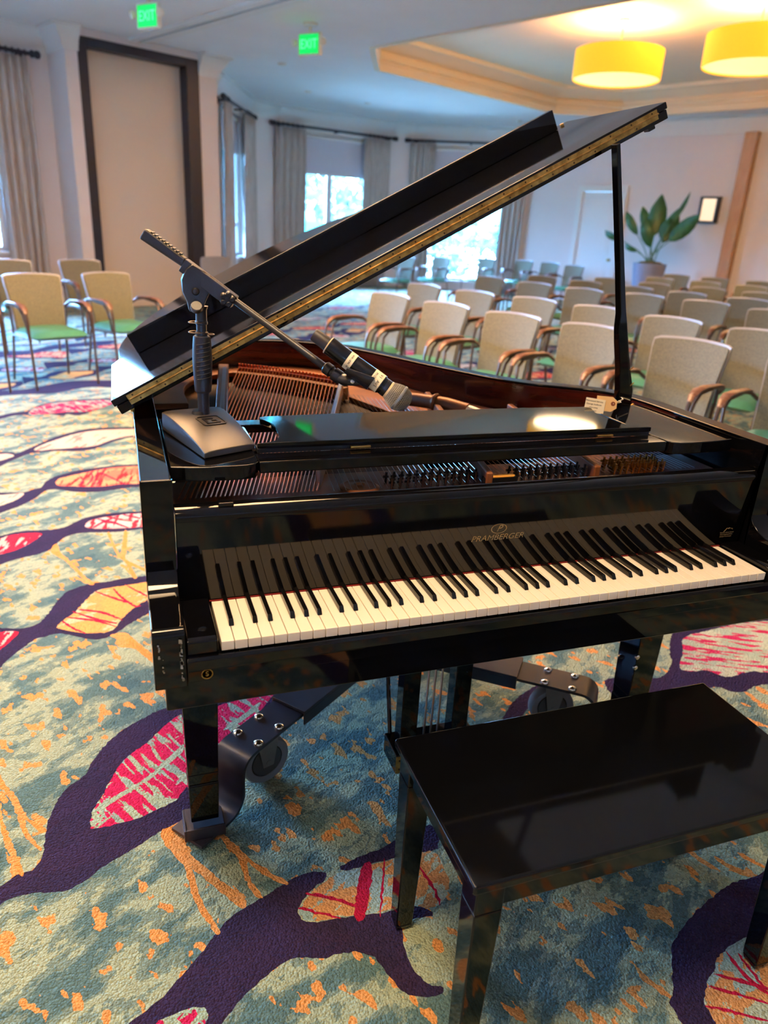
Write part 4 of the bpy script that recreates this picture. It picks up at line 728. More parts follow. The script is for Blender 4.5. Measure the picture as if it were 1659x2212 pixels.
mb = MB(); mb.pz(Pd, 1.010, 1.0225); dk = pb(mb, 'music_desk', BLK, bevel=.003, seg=3)
for x in (.335, .945):
    mb = MB(); mb.box(x-.022, x+.022, .294, .298, 1.003, 1.0085).tube([(x-.022, .2945, 1.006), (x+.022, .2945, 1.006)], .0026, 8); mb.build('desk_hinge', BRASS, dk)
mb = MB(); mb.box(X0+.002, X1-.002, .30, .33, 1.0005, 1.0095); mb.build('desk_stop', BLKM, dk)
mb = MB(); mb.tube([(.12, .33, .99), (.12, .52, .99)], .008, 8); mb.tube([(1.07, .33, .99), (1.07, .52, .99)], .008, 8); pb(mb, 'desk_slide', CHROME)
mb = MB(); mb.lathe([(.009, 0), (.011, .004), (.006, .009), (.001, .010)], Matrix.Translation((1.262, .205, .925)), 14); pb(mb, 'case_knob', CHROME)
mb = MB(); mb.box(.02, .048, .150, .172, .947, .955); pb(mb, 'fallboard_bumper', BLK, bevel=.002)
# legs, lyre
for x0, x1 in ((-.062, .028), (1.192, 1.282)):
    lg = MB(); cx = (x0+x1)/2; ws = [(.665, .045, .048), (.20, .036, .038), (.17, .0345, .036), (.166, .036, .038), (.055, .033, .035)]
    y0 = .358
    for (za, wa, da), (zb, wb, db) in zip(ws, ws[1:]):
        lg.add([(cx-wa, y0-da, za), (cx+wa, y0-da, za), (cx+wa, y0+da, za), (cx-wa, y0+da, za), (cx-wb, y0-db, zb), (cx+wb, y0-db, zb), (cx+wb, y0+db, zb), (cx-wb, y0+db, zb)], [(0, 1, 2, 3), (7, 6, 5, 4), (0, 4, 5, 1), (1, 5, 6, 2), (2, 6, 7, 3), (3, 7, 4, 0)])
    l_ = pb(lg, 'leg', BLK, bevel=.003)
    mb = MB(); mb.box(cx-.065, cx+.065, y0-.068, y0+.068, .64, .70); mb.build('leg_block', BLK, l_, bevel=.003)
lg = MB(); cx, y0 = .42, 1.44
ws = [(.70, .045), (.20, .036), (.055, .033)]
for (za, wa), (zb, wb) in zip(ws, ws[1:]):
    lg.add([(cx-wa, y0-wa, za), (cx+wa, y0-wa, za), (cx+wa, y0+wa, za), (cx-wa, y0+wa, za), (cx-wb, y0-wb, zb), (cx+wb, y0-wb, zb), (cx+wb, y0+wb, zb), (cx-wb, y0+wb, zb)], [(0, 1, 2, 3), (7, 6, 5, 4), (0, 4, 5, 1), (1, 5, 6, 2), (2, 6, 7, 3), (3, 7, 4, 0)])
pb(lg, 'leg', BLK, bevel=.003)
for z in (.30, .335):
    for q in (0,): mb = MB(); mb.lathe([(.008, 0), (.007, .004), (.003, .006)], frame((1.200, .3195, z), (0, -1, 0)), 12); pb(mb, 'leg_screw', CHROME)
ly = MB(); ly.box(.485, .735, .335, .435, .068, .130); lyre = pb(ly, 'pedal_box', BLK, bevel=.004)
for x in (.485, .715):
    mb = MB(); mb.box(x, x+.020, .3335, .3355, .072, .126); bp_ = mb.build('brass_plate', BRASS, lyre)
    for z in (.085, .113): mb = MB(); mb.lathe([(.003, 0), (.003, .001)], frame((x+.010, .3334, z), (0, -1, 0)), 10); mb.build('plate_screw', SCREW, lyre)
for x in (.505, .655):
    mb = MB(); mb.px([(.365, .13), (.410, .13), (.410, .66), (.365, .66)], x, x+.048); pb(mb, 'lyre_post', BLK, bevel=.003)
for x in (.585, .605, .625):
    mb = MB(); mb.tube([(x, .39, .13), (x, .39, .66)], .003, 6); pb(mb, 'pedal_rod', STEEL)
    mb = MB(); mb.tube([(x+(x-.605)*.6, .345, .092), (x+(x-.605)*1.2, .27, .088), (x+(x-.605)*1.3, .235, .080)], [.008, .012, .016], 10, sy=.35); pb(mb, 'pedal', BRASS)
for a, b in (((.50, .43, .13), (.55, .72, .68)), ((.72, .43, .13), (.67, .72, .68))):
    mb = MB(); mb.tube([a, b], .006, 8); pb(mb, 'lyre_brace', BLK)
# ---- lid: main panel with the bent outline, hinged on the left, front flap folded back on top of it
TH = R(28.136); ct, st = math.cos(TH), math.sin(TH); LO = Vector((-.1419, 0, 1.0298))
ML_ = Matrix(((ct, 0, -st), (0, 1, 0), (st, 0, ct))).to_4x4(); ML_.translation = LO      # local x up the slope, z the lid normal
rimL = [(x+.142, y) for x, y in offset(OUTS, -.016) if y > .56]
lidp = [(1.481, .55), (1.486, .60)]+[(min(x, 1.486), y) for x, y in rimL if y > .61]+[(.002, .55)]
mb = MB(); mb.pz(lidp, -.0055, .0155, ML_); lid = pb(mb, 'lid', BLK, bevel=.002)
mb = MB(); mb.pz([(-.002, .548), (1.483, .548), (1.483, .985), (1.460, .992), (.02, .992), (-.002, .97)], .0165, .032, ML_); flap = pb(mb, 'lid_flap', BLK, bevel=.002)
mb = MB(); mb.box(.078, 1.412, .925, .945, .0325, .0865, ML_); fb2 = mb.build('flap_front_board', [BLK], flap, bevel=.0015)
mb = MB(); mb.box(.080, 1.410, .9455, .947, .036, .083, ML_); mb.build('board_inner_face', DARKBR, flap)
for s0_, s1_ in ((.25, .29), (.42, .46), (.62, .66)):
    mb = MB(); mb.box(s0_, s1_, .948, .962, .0325, .058, ML_); mb.build('flap_bumper', BLKM, flap, bevel=.002)
mb = MB(); mb.tube([ML_ @ Vector((1.445, .955, .0325)), ML_ @ Vector((1.445, .955, .0375))], .006, 10); mb.build('lock_pin', BRASS, flap)
# continuous brass hinge across both panels
mb = MB(); mb.box(.032, 1.452, .5462, .5482, .0168, .0268, ML_); hg = mb.build('brass_hinge_leaf', BRASS, lid)
mb = MB(); mb.box(.032, 1.452, .5462, .5482, .0042, .0152, ML_); mb.build('brass_hinge_leaf', BRASS, lid)
mb = MB()
for k in range(58):
    a = .034+k*.0245; mb.tube([ML_ @ Vector((a, .5462, .016)), ML_ @ Vector((a+.0235, .5462, .016))], .0022, 8)
mb.build('hinge_knuckles', BRASS, lid)
for k in range(24):
    for z, q in ((.0225, 0), (.0085, .012)):
        s = .045+q+k*.0605
        if s < 1.445: mb = MB(); mb.lathe([(.0022, 0), (.0022, .0004)], frame(ML_ @ Vector((s, .5461, z)), (0, -1, 0)), 8); mb.build('hinge_screw', SCREW, lid)
mb = MB(); mb.box(1.425, 1.445, .555, .575, -.014, -.0052, ML_); mb.build('lid_bumper', BLKM, lid, bevel=.002)
for y in (.70, 1.25):
    mb = MB(); mb.box(-.118, -.110, y-.05, y+.05, 1.008, 1.028); mb.tube([(-.128, y-.05, 1.020), (-.128, y+.05, 1.020)], .006, 8); pb(mb, 'spine_hinge', BRASS)
mb = MB(); mb.box(1.060, 1.090, .925, .929, .970, 1.003); pb(mb, 'prop_catch', BRASS, bevel=.002)
# lid prop: long tapering stick, and the short stick hinged beside it
pa = Vector((1.232, .60, .972)); pt_ = Vector((1.003, .512, 1.652)); dd = pt_-pa
def stick(name, prof, off, m, th=.42):
    mb = MB(); z = dd.normalized(); xx = Vector((1, .35, 0)); M0 = frame(pa+off, z, xx); L = dd.length; vs = []
    for f, w0, w1 in prof:
        for sx_, sy_ in ((-1, -1), (1, -1), (1, 1), (-1, 1)): vs.append(M0 @ Vector(((w0 if sx_ < 0 else w1), sy_*th*.022, f*L)))
    k = len(prof); fs = [(0, 1, 2, 3), (4*k-1, 4*k-2, 4*k-3, 4*k-4)]+[(4*i+j, 4*i+(j+1) % 4, 4*i+4+(j+1) % 4, 4*i+4+j) for i in range(k-1) for j in range(4)]
    mb.add(vs, fs); return pb(mb, name, m, bevel=.002, sharp=25)
ps = stick('lid_prop', [(-.02, -.014, .014), (.02, -.022, .016), (.07, -.031, .018), (.11, -.034, .018), (.15, -.030, .016), (.22, -.026, .013), (.33, -.026, .012), (.38, -.024, .012), (.43, -.015, .009), (.6, -.011, .007), (.8, -.009, .006), (1.0, -.008, .005)], Vector((0, 0, 0)), BLK)
stick('short_prop', [(-.01, .010, .024), (.08, .018, .040), (.12, .018, .038), (.18, .016, .032), (.25, .014, .028), (.37, .012, .024), (.385, .008, .018)], Vector((0, .012, 0)), BLK)
for f in (.118, .185):
    M0 = frame(pa, dd.normalized(), Vector((1, .35, 0))); mb = MB(); mb.tube([M0 @ Vector((.020, -.006, f*dd.length)), M0 @ Vector((.037, -.006, f*dd.length+.002))], .0016, 6); mb.build('prop_pin', BRASS, ps)
mb = MB(); mb.tube([(1.25, .61, .985), (1.275, .625, .992), (1.288, .63, 1.0)], .006, 8); pb(mb, 'prop_bracket', BRASS)
mb = MB(); mb.pz([(1.20, .585), (1.26, .585), (1.26, .63), (1.20, .63)], .93, .985); pb(mb, 'prop_foot', BLK, bevel=.003)
# ---------------------------------------------------------------- piano truck (three-arm dolly)
truck = thing('piano_truck', 'black steel three-arm dolly with grey casters under the piano', 'dolly', (.611, .86, 0))
HUBP = Vector((.611, .86))
for li, lp in enumerate(((-.017, .358), (1.237, .358), (.42, 1.44))):
    lp = Vector(lp); d = (HUBP-lp); Lr = d.length; d.normalize(); n = Vector((-d.y, d.x))
    M0 = Matrix(((d.x, n.x, 0), (d.y, n.y, 0), (0, 0, 1))).to_4x4(); M0.translation = Vector((lp.x, lp.y, 0))
    path = [(-.060, .012), (-.01, .012), (.030, .014)]+[(.038+.052*math.sin(R(a)), .066-.052*math.cos(R(a))) for a in range(0, 91, 15)]+[(.090, .09), (.091, .115)]+[(.136-.045*math.cos(R(a)), .120+.045*math.sin(R(a))) for a in range(0, 91, 15)]+[(.20, .165), (.40, .165)]
    th_ = .0045; up_ = []; dn_ = []
    for i, p in enumerate(path):
        a = Vector(path[max(i-1, 0)]); b = Vector(path[min(i+1, len(path)-1)]); t = (b-a).normalized(); q = Vector((-t.y, t.x)); up_.append((p[0]+q.x*th_, p[1]+q.y*th_)); dn_.append((p[0]-q.x*th_, p[1]-q.y*th_))
    wd = .052; mb = MB(); A = up_+dn_[::-1]; k = len(path)
    vs = [M0 @ Vector((s, -wd, z)) for s, z in up_]+[M0 @ Vector((s, wd, z)) for s, z in up_]+[M0 @ Vector((s, -wd, z)) for s, z in dn_]+[M0 @ Vector((s, wd, z)) for s, z in dn_]
    fs = []
    for i in range(k-1): fs += [(i, i+1, k+i+1, k+i), (2*k+i+1, 2*k+i, 3*k+i, 3*k+i+1), (i+1, i, 2*k+i, 2*k+i+1), (k+i, k+i+1, 3*k+i+1, 3*k+i)]
    fs += [(0, k, 3*k, 2*k), (k-1, 3*k-1, 4*k-1, 2*k-1)]
    mb.add(vs, fs); arm = mb.build('arm', DCK, truck, sharp=30)
    mb = MB(); mb.box(.33, Lr, -.060, .060, .1705, .180, M0).box(.33, Lr, -.060, -.054, .135, .171, M0).box(.33, Lr, .054, .060, .135, .171, M0); mb.build('sleeve', DCK, arm, bevel=.0015)
    for s in (.165, .248):
        for w_ in (-.036, .036):
            mb = MB(); mb.lathe([(.0135, .0), (.0135, .001), (.0115, .0055), (.0060, .0085), (.0005, .0095)], M0 @ Matrix.Translation((s, w_, .1695)), 14); mb.build('bolt', CHROME, arm)
    c = M0 @ Vector((.222, -.004, .0695)); ax = Vector((.35, -.94, 0)) if li == 0 else Vector((-.25, -.97, 0))
    cs = mb = MB(); mb.lathe([(.020, -.018), (.044, -.018), (.0475, -.013), (.0475, .013), (.044, .018), (.020, .018)], frame(c, ax), 28); wh = mb.build('caster_wheel', HUB, truck)
    mb = MB(); mb.lathe([(.0475, -.017), (.056, -.020), (.065, -.020), (.0695, -.013), (.0695, .013), (.065, .020), (.056, .020), (.0475, .017)], frame(c, ax), 36)
    mb.f = mb.f[:-2]+[]; mb.m = mb.m[:-2]; mb.build('tyre', RUB, wh)
    mb = MB(); F = frame(c, ax)
    for q in (-.026, .023): mb.prism([F @ Vector((x, y, q)) for x, y in ((-.016, -.012), (.016, -.012), (.034, .086), (-.034, .086))] if (F.to_3x3() @ Vector((0, 1, 0))).z > 0 else [F @ Vector((x, -y, q)) for x, y in ((-.016, -.012), (.016, -.012), (.034, .086), (-.034, .086))], [F @ Vector((x, (y if (F.to_3x3() @ Vector((0, 1, 0))).z > 0 else -y), q+.003)) for x, y in ((-.016, -.012), (.016, -.012), (.034, .086), (-.034, .086))])
    mb.lathe([(.030, .150), (.036, .154), (.036, .1605)], Matrix.Translation((c.x, c.y, 0)), 20); mb.tube([F @ Vector((0, 0, -.028)), F @ Vector((0, 0, .028))], .008, 8); mb.build('caster_fork', mat('zinc_fork', (120, 122, 122), .4, .6, noise_amt=.15) if li == 0 else bpy.data.materials['zinc_fork'], wh)
    # cup that holds the piano leg
    x0, x1, y0, y1 = lp.x-.047, lp.x+.047, lp.y-.050, lp.y+.050
    mb = MB(); mb.box(x0, x1, y0, y1, .0175, .0235).box(x0, x1, y0-.005, y0, .0175, .050).box(x0-.005, x0, y0-.005, y1-.03, .0175, .050); mb.build('leg_cup', DCK, arm, bevel=.001)
mb = MB(); mb.lathe([(.075, .165), (.085, .172), (.085, .184), (.02, .190)], Matrix.Translation((HUBP.x, HUBP.y, 0)), 28); mb.build('hub', DCK, truck)
for y in (-.03, .03): pass
# ---------------------------------------------------------------- bench
bench = thing('piano_bench', 'glossy black wooden piano bench in the bottom right corner', 'bench', (.72, -.19, 0))
mb = MB(); mb.box(.335, 1.108, -.380, -.008, .466, .486); mb.build('bench_top', BENCH, bench, bevel=.005, seg=3)
for (x0, x1, y0, y1) in ((.352, 1.090, -.366, -.348), (.352, 1.090, -.040, -.022), (.352, .370, -.348, -.040), (1.072, 1.090, -.348, -.040)):
    mb = MB(); mb.box(x0, x1, y0, y1, .414, .466); mb.build('apron', BENCH, bench, bevel=.003)
for sx_ in (0, 1):
    for sy_ in (0, 1):
        X = (.346, .398) if sx_ == 0 else (1.044, 1.096); Y = (-.372, -.320) if sy_ == 0 else (-.070, -.018); cx_, cy_ = sum(X)/2, sum(Y)/2
        a = .026; b = .019; ox = (-1 if sx_ == 0 else 1)*.004; oy = (-1 if sy_ == 0 else 1)*.002
        mb = MB(); secs = [(cx_, cy_, a, .466), (cx_, cy_, a, .41), (cx_+ox, cy_+oy, b, .015), (cx_+ox, cy_+oy, b*.8, .0)]
        for (xa, ya, wa, za), (xb, yb, wb, zb) in zip(secs, secs[1:]):
            mb.add([(xa-wa, ya-wa, za), (xa+wa, ya-wa, za), (xa+wa, ya+wa, za), (xa-wa, ya+wa, za), (xb-wb, yb-wb, zb), (xb+wb, yb-wb, zb), (xb+wb, yb+wb, zb), (xb-wb, yb+wb, zb)], [(0, 1, 2, 3), (7, 6, 5, 4), (0, 4, 5, 1), (1, 5, 6, 2), (2, 6, 7, 3), (3, 7, 4, 0)])
        mb.build('leg', BENCH, bench, bevel=.003)
# ---------------------------------------------------------------- microphone stand
MSM = mat('stand_black', (20, 19, 24), .40, spec=.5, bump=.2, bscale=600, coat=.2, coat_r=.3)
MBASE = mat('cast_base_black', (46, 41, 38), .46, spec=1.0, bump=.12, bscale=700)
ms = thing('microphone_stand', 'short black boom microphone stand on the left shelf of the piano', 'microphone stand', (.02, .44, 1.001))
Bq = [(-.056, .500), (.074, .535), (.117, .322), (.010, .272)]
def bq(s, t): 
    a = Vector(Bq[0]).lerp(Vector(Bq[1]), s); b = Vector(Bq[3]).lerp(Vector(Bq[2]), s); return a.lerp(b, t)
mb = MB(); nt_, ns_ = 14, 12; g = []
for j in range(nt_+1):
    for i in range(ns_+1):
        s, t = i/ns_, j/nt_; e = .03; p = bq(s, t); z = 1.046-.002*t-.026*t*t*1.0
        z += -.003*(2*abs(s-.5))**6-.002*(2*abs(t-.5))**8; g.append(Vector((p.x, p.y, z)))
k = ns_+1; nb_ = len(g); vs = g[:]
fs = [(j*k+i, j*k+i+1, (j+1)*k+i+1, (j+1)*k+i) for j in range(nt_) for i in range(ns_)]
rim_ = [j for j in range(k)]+[j*k+ns_ for j in range(1, nt_+1)]+[nt_*k+i for i in range(ns_-1, -1, -1)]+[j*k for j in range(nt_-1, 0, -1)]
lo = [Vector((g[i].x, g[i].y, 1.0025)) for i in rim_]; vs += lo; r_n = len(rim_)
fs += [(rim_[i], rim_[(i+1) % r_n], nb_+(i+1) % r_n, nb_+i) for i in range(r_n)]+[tuple(nb_+i for i in range(r_n))]
mb.add(vs, fs); mbase = mb.build('stand_base', MBASE, ms, bevel=.002, sharp=40)
def base_m(s, t, dz=.0004):
    p = bq(s, t); z = 1.046-.002*t-.026*t*t; tang = (bq(s, t+.01)-bq(s, t-.01)); nz_ = Vector((tang.x, tang.y, (-.002*.02-.026*2*t*.02))); xx = bq(s+.01, t)-bq(s-.01, t); xx = Vector((xx.x, xx.y, 0)).normalized()
    nrm = xx.cross(-nz_).normalized(); nrm = nrm if nrm.z > 0 else -nrm
    return frame(Vector((p.x, p.y, z))+nrm*dz, nrm, xx)
Mg = base_m(.56, .45)
def rrect(w, h, r, n=4): return [(x+r*math.cos(R(a0+90*i/n)), y+r*math.sin(R(a0+90*i/n))) for x, y, a0 in ((w-r, h-r, 0), (-w+r, h-r, 90), (-w+r, -h+r, 180), (w-r, -h+r, 270)) for i in range(n+1)]
mb = MB(); o_ = rrect(.026, .026, .008); i_ = rrect(.0235, .0235, .0065); m_ = len(o_)
for A, B in ((o_, i_),): vs = [Mg @ Vector((x, y, z)) for P in (A, B) for z in (-.001, .0012) for x, y in P]; mb.add(vs, [(i, (i+1) % m_, m_+(i+1) % m_, m_+i) for i in range(m_)]+[(2*m_+i, 2*m_+(i+1) % m_, 3*m_+(i+1) % m_, 3*m_+i) for i in range(m_)]+[(m_+i, m_+(i+1) % m_, 3*m_+(i+1) % m_, 3*m_+i) for i in range(m_)])
mb.build('logo_frame', MSM, mbase)
mb = MB()
for x0, x1, y0, y1 in ((-.015, -.010, -.015, .014), (-.015, .015, -.015, -.010), (.010, .015, -.015, .002), (.001, .015, -.002, .003), (-.015, .008, .009, .014)): mb.box(x0, x1, y0, y1, -.001, .0012, Mg)
mb.build('logo_letter', MSM, mbase)
mb = MB(); mb.lathe([(.021, 1.0385), (.022, 1.041), (.016, 1.043), (.013, 1.05)], Matrix.Translation((.020, .47, 0)), 24); mb.build('base_washer', MSM, mbase)
Tp = Matrix.Translation((.020, .47, 0)) @ Matrix.Rotation(R(.6), 4, 'Y')
mb = MB(); mb.lathe([(.0125, 1.035), (.0125, 1.10), (.0128, 1.11)], Tp, 24); mb.build('tube', MSM, ms)
mb = MB(); mb.lathe([(.014, 1.090), (.0175, 1.094), (.0185, 1.110), (.0205, 1.150), (.0205, 1.165), (.0190, 1.195), (.0175, 1.208), (.0150, 1.210)], Tp, 28); gp = mb.build('clutch_grip', MSM, ms)
mb = MB()
for k in range(9):
    z = 1.120+k*.009; mb.tube([Tp @ Vector((.0207*math.cos(a), .0207*math.sin(a), z+.006*(i/6))) for i, a in enumerate([R(230+i*14) for i in range(7)])], .0012, 5)
mb.build('grip_rib', MSM, gp)
mb = MB(); mb.lathe([(.0120, 1.205), (.0120, 1.212), (.0135, 1.213), (.0135, 1.217), (.0105, 1.219), (.0105, 1.232), (.0130, 1.234), (.0130, 1.238), (.0115, 1.240), (.0115, 1.262), (.0145, 1.270)], Tp, 24); mb.build('upper_tube', MSM, ms)
mb = MB(); c0 = Vector((.020, .47, 1.217)); 
for z, r in ((1.217, .016), (1.237, .0155)): mb.tube([Vector((.0225+r*math.cos(a), .47+r*math.sin(a), z)) for a in [2*PI*i/20 for i in range(21)]], .0012, 6, cap=False)
mb.tube([Vector((.0505+.008*math.cos(a), .468+.008*math.sin(a), 1.213)) for a in [2*PI*i/14 for i in range(15)]], .0010, 5, cap=False); mb.build('cable_clip_ring', mat('wire_ring', (150, 130, 110), .35, .8, noise_amt=.1), ms)
# swivel head, boom clutch bar, grip handle, boom tube
bo = Vector((-.062, .500, 1.405)); be = Vector((.102, .440, 1.288)); bd = (be-bo).normalized()
mb = MB(); Mh = frame(Vector((.022, .465, 1.300)), Vector((0, -1, 0)), (1, 0, 0))
prof = [(-.011, -.037), (.011, -.037), (.016, -.020), (.024, -.002), (.026, .016), (.018, .034), (-.004, .048), (-.014, .040), (-.022, .020), (-.021, -.002), (-.014, -.020)]
mb.prism([Mh @ Vector((x*1.18, y*1.08, -.013)) for x, y in prof], [Mh @ Vector((x*1.18, y*1.08, .013)) for x, y in prof]); mb.build('swivel_head', MSM, ms, bevel=.003)
mb = MB(); mb.lathe([(.0075, .010), (.0075, .017), (.0055, .020), (.0005, .021)], Mh, 16); mb.build('pivot_bolt', BLKM, ms)
mb = MB(); mb.lathe([(.011, -.001), (.0120, .0005), (.0120, .010), (.0105, .0115)], frame(Vector((.022, .450, 1.266)), Vector((0, -.75, .66))), 18); mb.build('swivel_washer', MBASE, ms)
def along(f): return bo.lerp(be, f)
Mb = frame(bo, bd, Vector((0, 0, 1))); Lb = (be-bo).length       # local z down the boom, x up
mb = MB(); mb.box(-.022, .006, -.0125, .0125, Lb*.42, Lb, Mb); bar_ = mb.build('clutch_bar', MSM, ms, bevel=.002)
text('frameworks', 'bar_lettering', .0125, Mb @ Matrix.Translation((.0062, 0, Lb*.75)) @ Matrix(((0, 0, 1), (0, 1, 0), (1, 0, 0))).to_4x4() @ Matrix.Diagonal((1, -1, 1, 1)) if False else frame(Mb @ Vector((.0064, 0, Lb*.74)), Mb.to_3x3() @ Vector((1, 0, 0)), -(Mb.to_3x3() @ Vector((0, 0, 1)))), mat('raised_lettering', (120, 96, 74), .4, .2, noise_amt=.1), bar_, ext=.0003)
mb = MB(); mb.prism([Mb @ Vector(v) for v in ((-.017, -.0135, -.006), (.007, -.0135, -.006), (.007, .0135, -.006), (-.017, .0135, -.006))], [Mb @ Vector(v) for v in ((-.012, -.0125, Lb*.43), (.006, -.0125, Lb*.43), (.006, .0125, Lb*.43), (-.012, .0125, Lb*.43))])
gh = mb
for i, v in enumerate(gh.v):
    pass
gg = gh.build('boom_handle', MSM, ms, bevel=.005, seg=3)
mb = MB()
for k in range(9):
    zz = .006+k*.0082; mb.box(.0068, .0088, -.0095, .0095, zz, zz+.0045, Mb)
mb.build('handle_rib', MSM, gg, bevel=.0008)
mb = MB(); Mk = frame(along(.93)+Vector((-.010, -.022, -.006)), Vector((-.1, -1, -.15)), (1, 0, 0))
for a in range(5): mb.lathe([(.005, -.006), (.006, -.004), (.006, .008), (.004, .010)], Mk @ Matrix.Translation((.0095*math.cos(a*2*PI/5), .0095*math.sin(a*2*PI/5), 0)), 10)
mb.lathe([(.011, -.006), (.011, .006), (.006, .009)], Mk, 16); mb.tube([Mk @ Vector((0, 0, -.018)), Mk @ Vector((0, 0, 0))], .006, 8); mb.build('wing_knob', BLKM, ms)
bt = Vector((.262, .280, 1.169)); bs_ = along(.93)+Vector((0, 0, -.006))
mb = MB(); mb.tube([bs_, bt], .0072, 14); mb.build('boom_tube', MSM, ms)
mb = MB(); jd = (bt-bs_).normalized(); mb.lathe([(.0105, -.012), (.0125, -.010), (.0125, .004), (.010, .005), (.010, .010), (.0135, .012), (.0135, .026), (.0125, .028)], frame(bt+jd*-.004, jd), 20); mb.build('thread_adapter', MSM, ms)
# ---------------------------------------------------------------- microphone (hangs in its clip, tilted down)
ta = Vector((.226, .282, 1.241)); tb_ = Vector((.362, .212, 1.144)); hd = (tb_-ta).normalized(); HL = (tb_-ta).length
mic = thing('microphone', 'black wireless handheld microphone with silver mesh head, in the boom clip', 'microphone', tb_)
Mm = frame(ta, hd, Vector((0, 0, 1)))
mb = MB(); mb.lathe([(.0115, 0), (.0128, .002), (.0135, .030), (.0140, .034)], Mm, 32); mb.build('antenna_cap', mat('antenna_plastic', (42, 36, 32), .5, noise_amt=.1), mic)
mb = MB(); mb.lathe([(.0150, .0335), (.0172, .034), (.0178, .037), (.0178, HL*.52), (.0172, HL*.535), (.0178, HL*.55), (.0190, HL*.86), (.0190, HL*.90), (.0170, HL*.905), (.0170, HL*.985), (.0185, HL)], Mm, 40); body = mb.build('body', mat('mic_body', (15, 14, 15), .22, spec=.5, bump=.05, bscale=500), mic)
mb = MB(); mb.lathe([(.0168, .0338), (.0180, .0345), (.0180, .036), (.0168, .0366)], Mm, 40); mb.build('trim_ring', mat('cream_ring', (220, 196, 150), .4, noise_amt=.05), mic)
for z0, z1, r in ((HL*.44, HL*.52, .0182), (HL*.76, HL*.885, .0192)):
    mb = MB(); mb.lathe([(r-.0006, z0), (r, z0+.0002), (r+.0003, z1-.0002), (r-.0004, z1)], Mm, 40); lb = mb.build('paper_label', PAPER, mic)
def wrap(s, size, zc, r, phi, up=1):
    # lettering wrapped round the handle; phi measured from local x
    a = R(phi); nrm = Mm.to_3x3() @ Vector((math.cos(a), math.sin(a), 0)); tng = Mm.to_3x3() @ Vector((-math.sin(a), math.cos(a), 0)); p = Mm @ Vector((r*math.cos(a), r*math.sin(a), zc))
    for i, ch in enumerate(s):
        if ch == ' ': continue
        a2 = a+(i-(len(s)-1)/2)*size*.62/r*up; nrm = Mm.to_3x3() @ Vector((math.cos(a2), math.sin(a2), 0)); tng = (Mm.to_3x3() @ Vector((-math.sin(a2), math.cos(a2), 0)))*up
        text(ch, 'label_letter', size, frame(Mm @ Vector((r*math.cos(a2), r*math.sin(a2), zc)), nrm, tng), INK, body, ext=.0001)
# angle (in the local frame) that faces the camera
toc = Mm.to_3x3().inverted() @ (CAM-tb_); PH = math.degrees(math.atan2(toc.y, toc.x))
wrap('VI AVE', .0085, HL*.845, .01965, PH-8, 1); wrap('MIC 1', .0065, HL*.79, .01955, PH-14, 1); wrap('VERIZON HE', .0050, HL*.48, .01865, PH, 1)
mb = MB(); mb.lathe([(.0172, HL*.93), (.0176, HL*.932), (.0176, HL*.975), (.0172, HL*.977)], Mm, 36); mb.build('neck_ring', mat('neck_black', (20, 20, 22), .3, noise_amt=.1), mic)
wrap('B58', .005, HL*.953, .0178, PH-10, 1)
bc = Mm @ Vector((0, 0, HL+.020)); Mball = frame(bc, hd, Vector((0, 0, 1)))
pr_ = [(.0180, -.020), (.0205, -.014), (.0240, -.004), (.0250, .003), (.0250, .006), (.0235, .0135), (.0195, .0205), (.0130, .0255), (.0060, .0280), (.0005, .0285)]
mb = MB(); mb.lathe([(r-.0016, z) for r, z in pr_[:-1]]+[(.0004, .0268)], Mball, 32); mb.build('foam_core', GRILLIN, mic)
def rz(t):
    x = t*(len(pr_)-1); i = min(int(x), len(pr_)-2); f = x-i; return pr_[i][0]*(1-f)+pr_[i+1][0]*f, pr_[i][1]*(1-f)+pr_[i+1][1]*f
mb = MB(); NW = 42
for k in range(NW):
    for sgn in (1, -1):
        pts = []
        for j in range(22):
            r, z = rz(j/21*.97); a = 2*PI*k/NW+sgn*j*.075; pts.append(Mball @ Vector(((r+.0003)*math.cos(a), (r+.0003)*math.sin(a), z)))
        mb.tube(pts, .00040, 3, cap=False)
gr = mb.build('grille_mesh', MESHM, mic); gr['kind'] = 'stuff'
mb = MB(); mb.lathe([(.0246, .0015), (.0262, .0022), (.0266, .0045), (.0262, .0068), (.0246, .0075)], Mball, 40); mb.f = mb.f[:-2]; mb.m = mb.m[:-2]; mb.build('grille_band', mat('silver_band', (150, 156, 164), .35, .7, noise_amt=.05), mic)
mb = MB(); mb.lathe([(.0176, -.0235), (.0182, -.023), (.0186, -.0195), (.0180, -.0190)], Mball, 40); mb.build('grille_collar', mat('cream_collar', (222, 200, 160), .4, .3, noise_amt=.05), mic)
# clip: socket and U-shaped cradle under the handle
cl = MB(); c1 = Mm @ Vector((0, 0, HL*.62)); side_ = Mm.to_3x3()
n_ = 16; A = []; B = []
vs = []; zs_ = (HL*.50, HL*.80)
th0 = PH+180-40
for z, ext_ in ((zs_[0], 70), (zs_[1], 112)):
    for r in (.0200, .0250):
        for i in range(n_+1): a = R(180-ext_+2*ext_*i/n_); vs.append(Mm @ Vector((r*math.cos(a), r*math.sin(a), z)))
k = n_+1
fs = [(i, i+1, 2*k+i+1, 2*k+i) for i in range(n_)]+[(k+i, k+i+1, 3*k+i+1, 3*k+i) for i in range(n_)]+[(i, i+1, k+i+1, k+i) for i in range(n_)]+[(2*k+i, 2*k+i+1, 3*k+i+1, 3*k+i) for i in range(n_)]+[(0, k, 3*k, 2*k), (n_, k+n_, 3*k+n_, 2*k+n_)]
cl.add(vs, fs); clip = thing('microphone_clip', 'black plastic microphone clip at the end of the boom', 'clip', bt)
cl.build('cradle', MSM, clip, bevel=.0008)
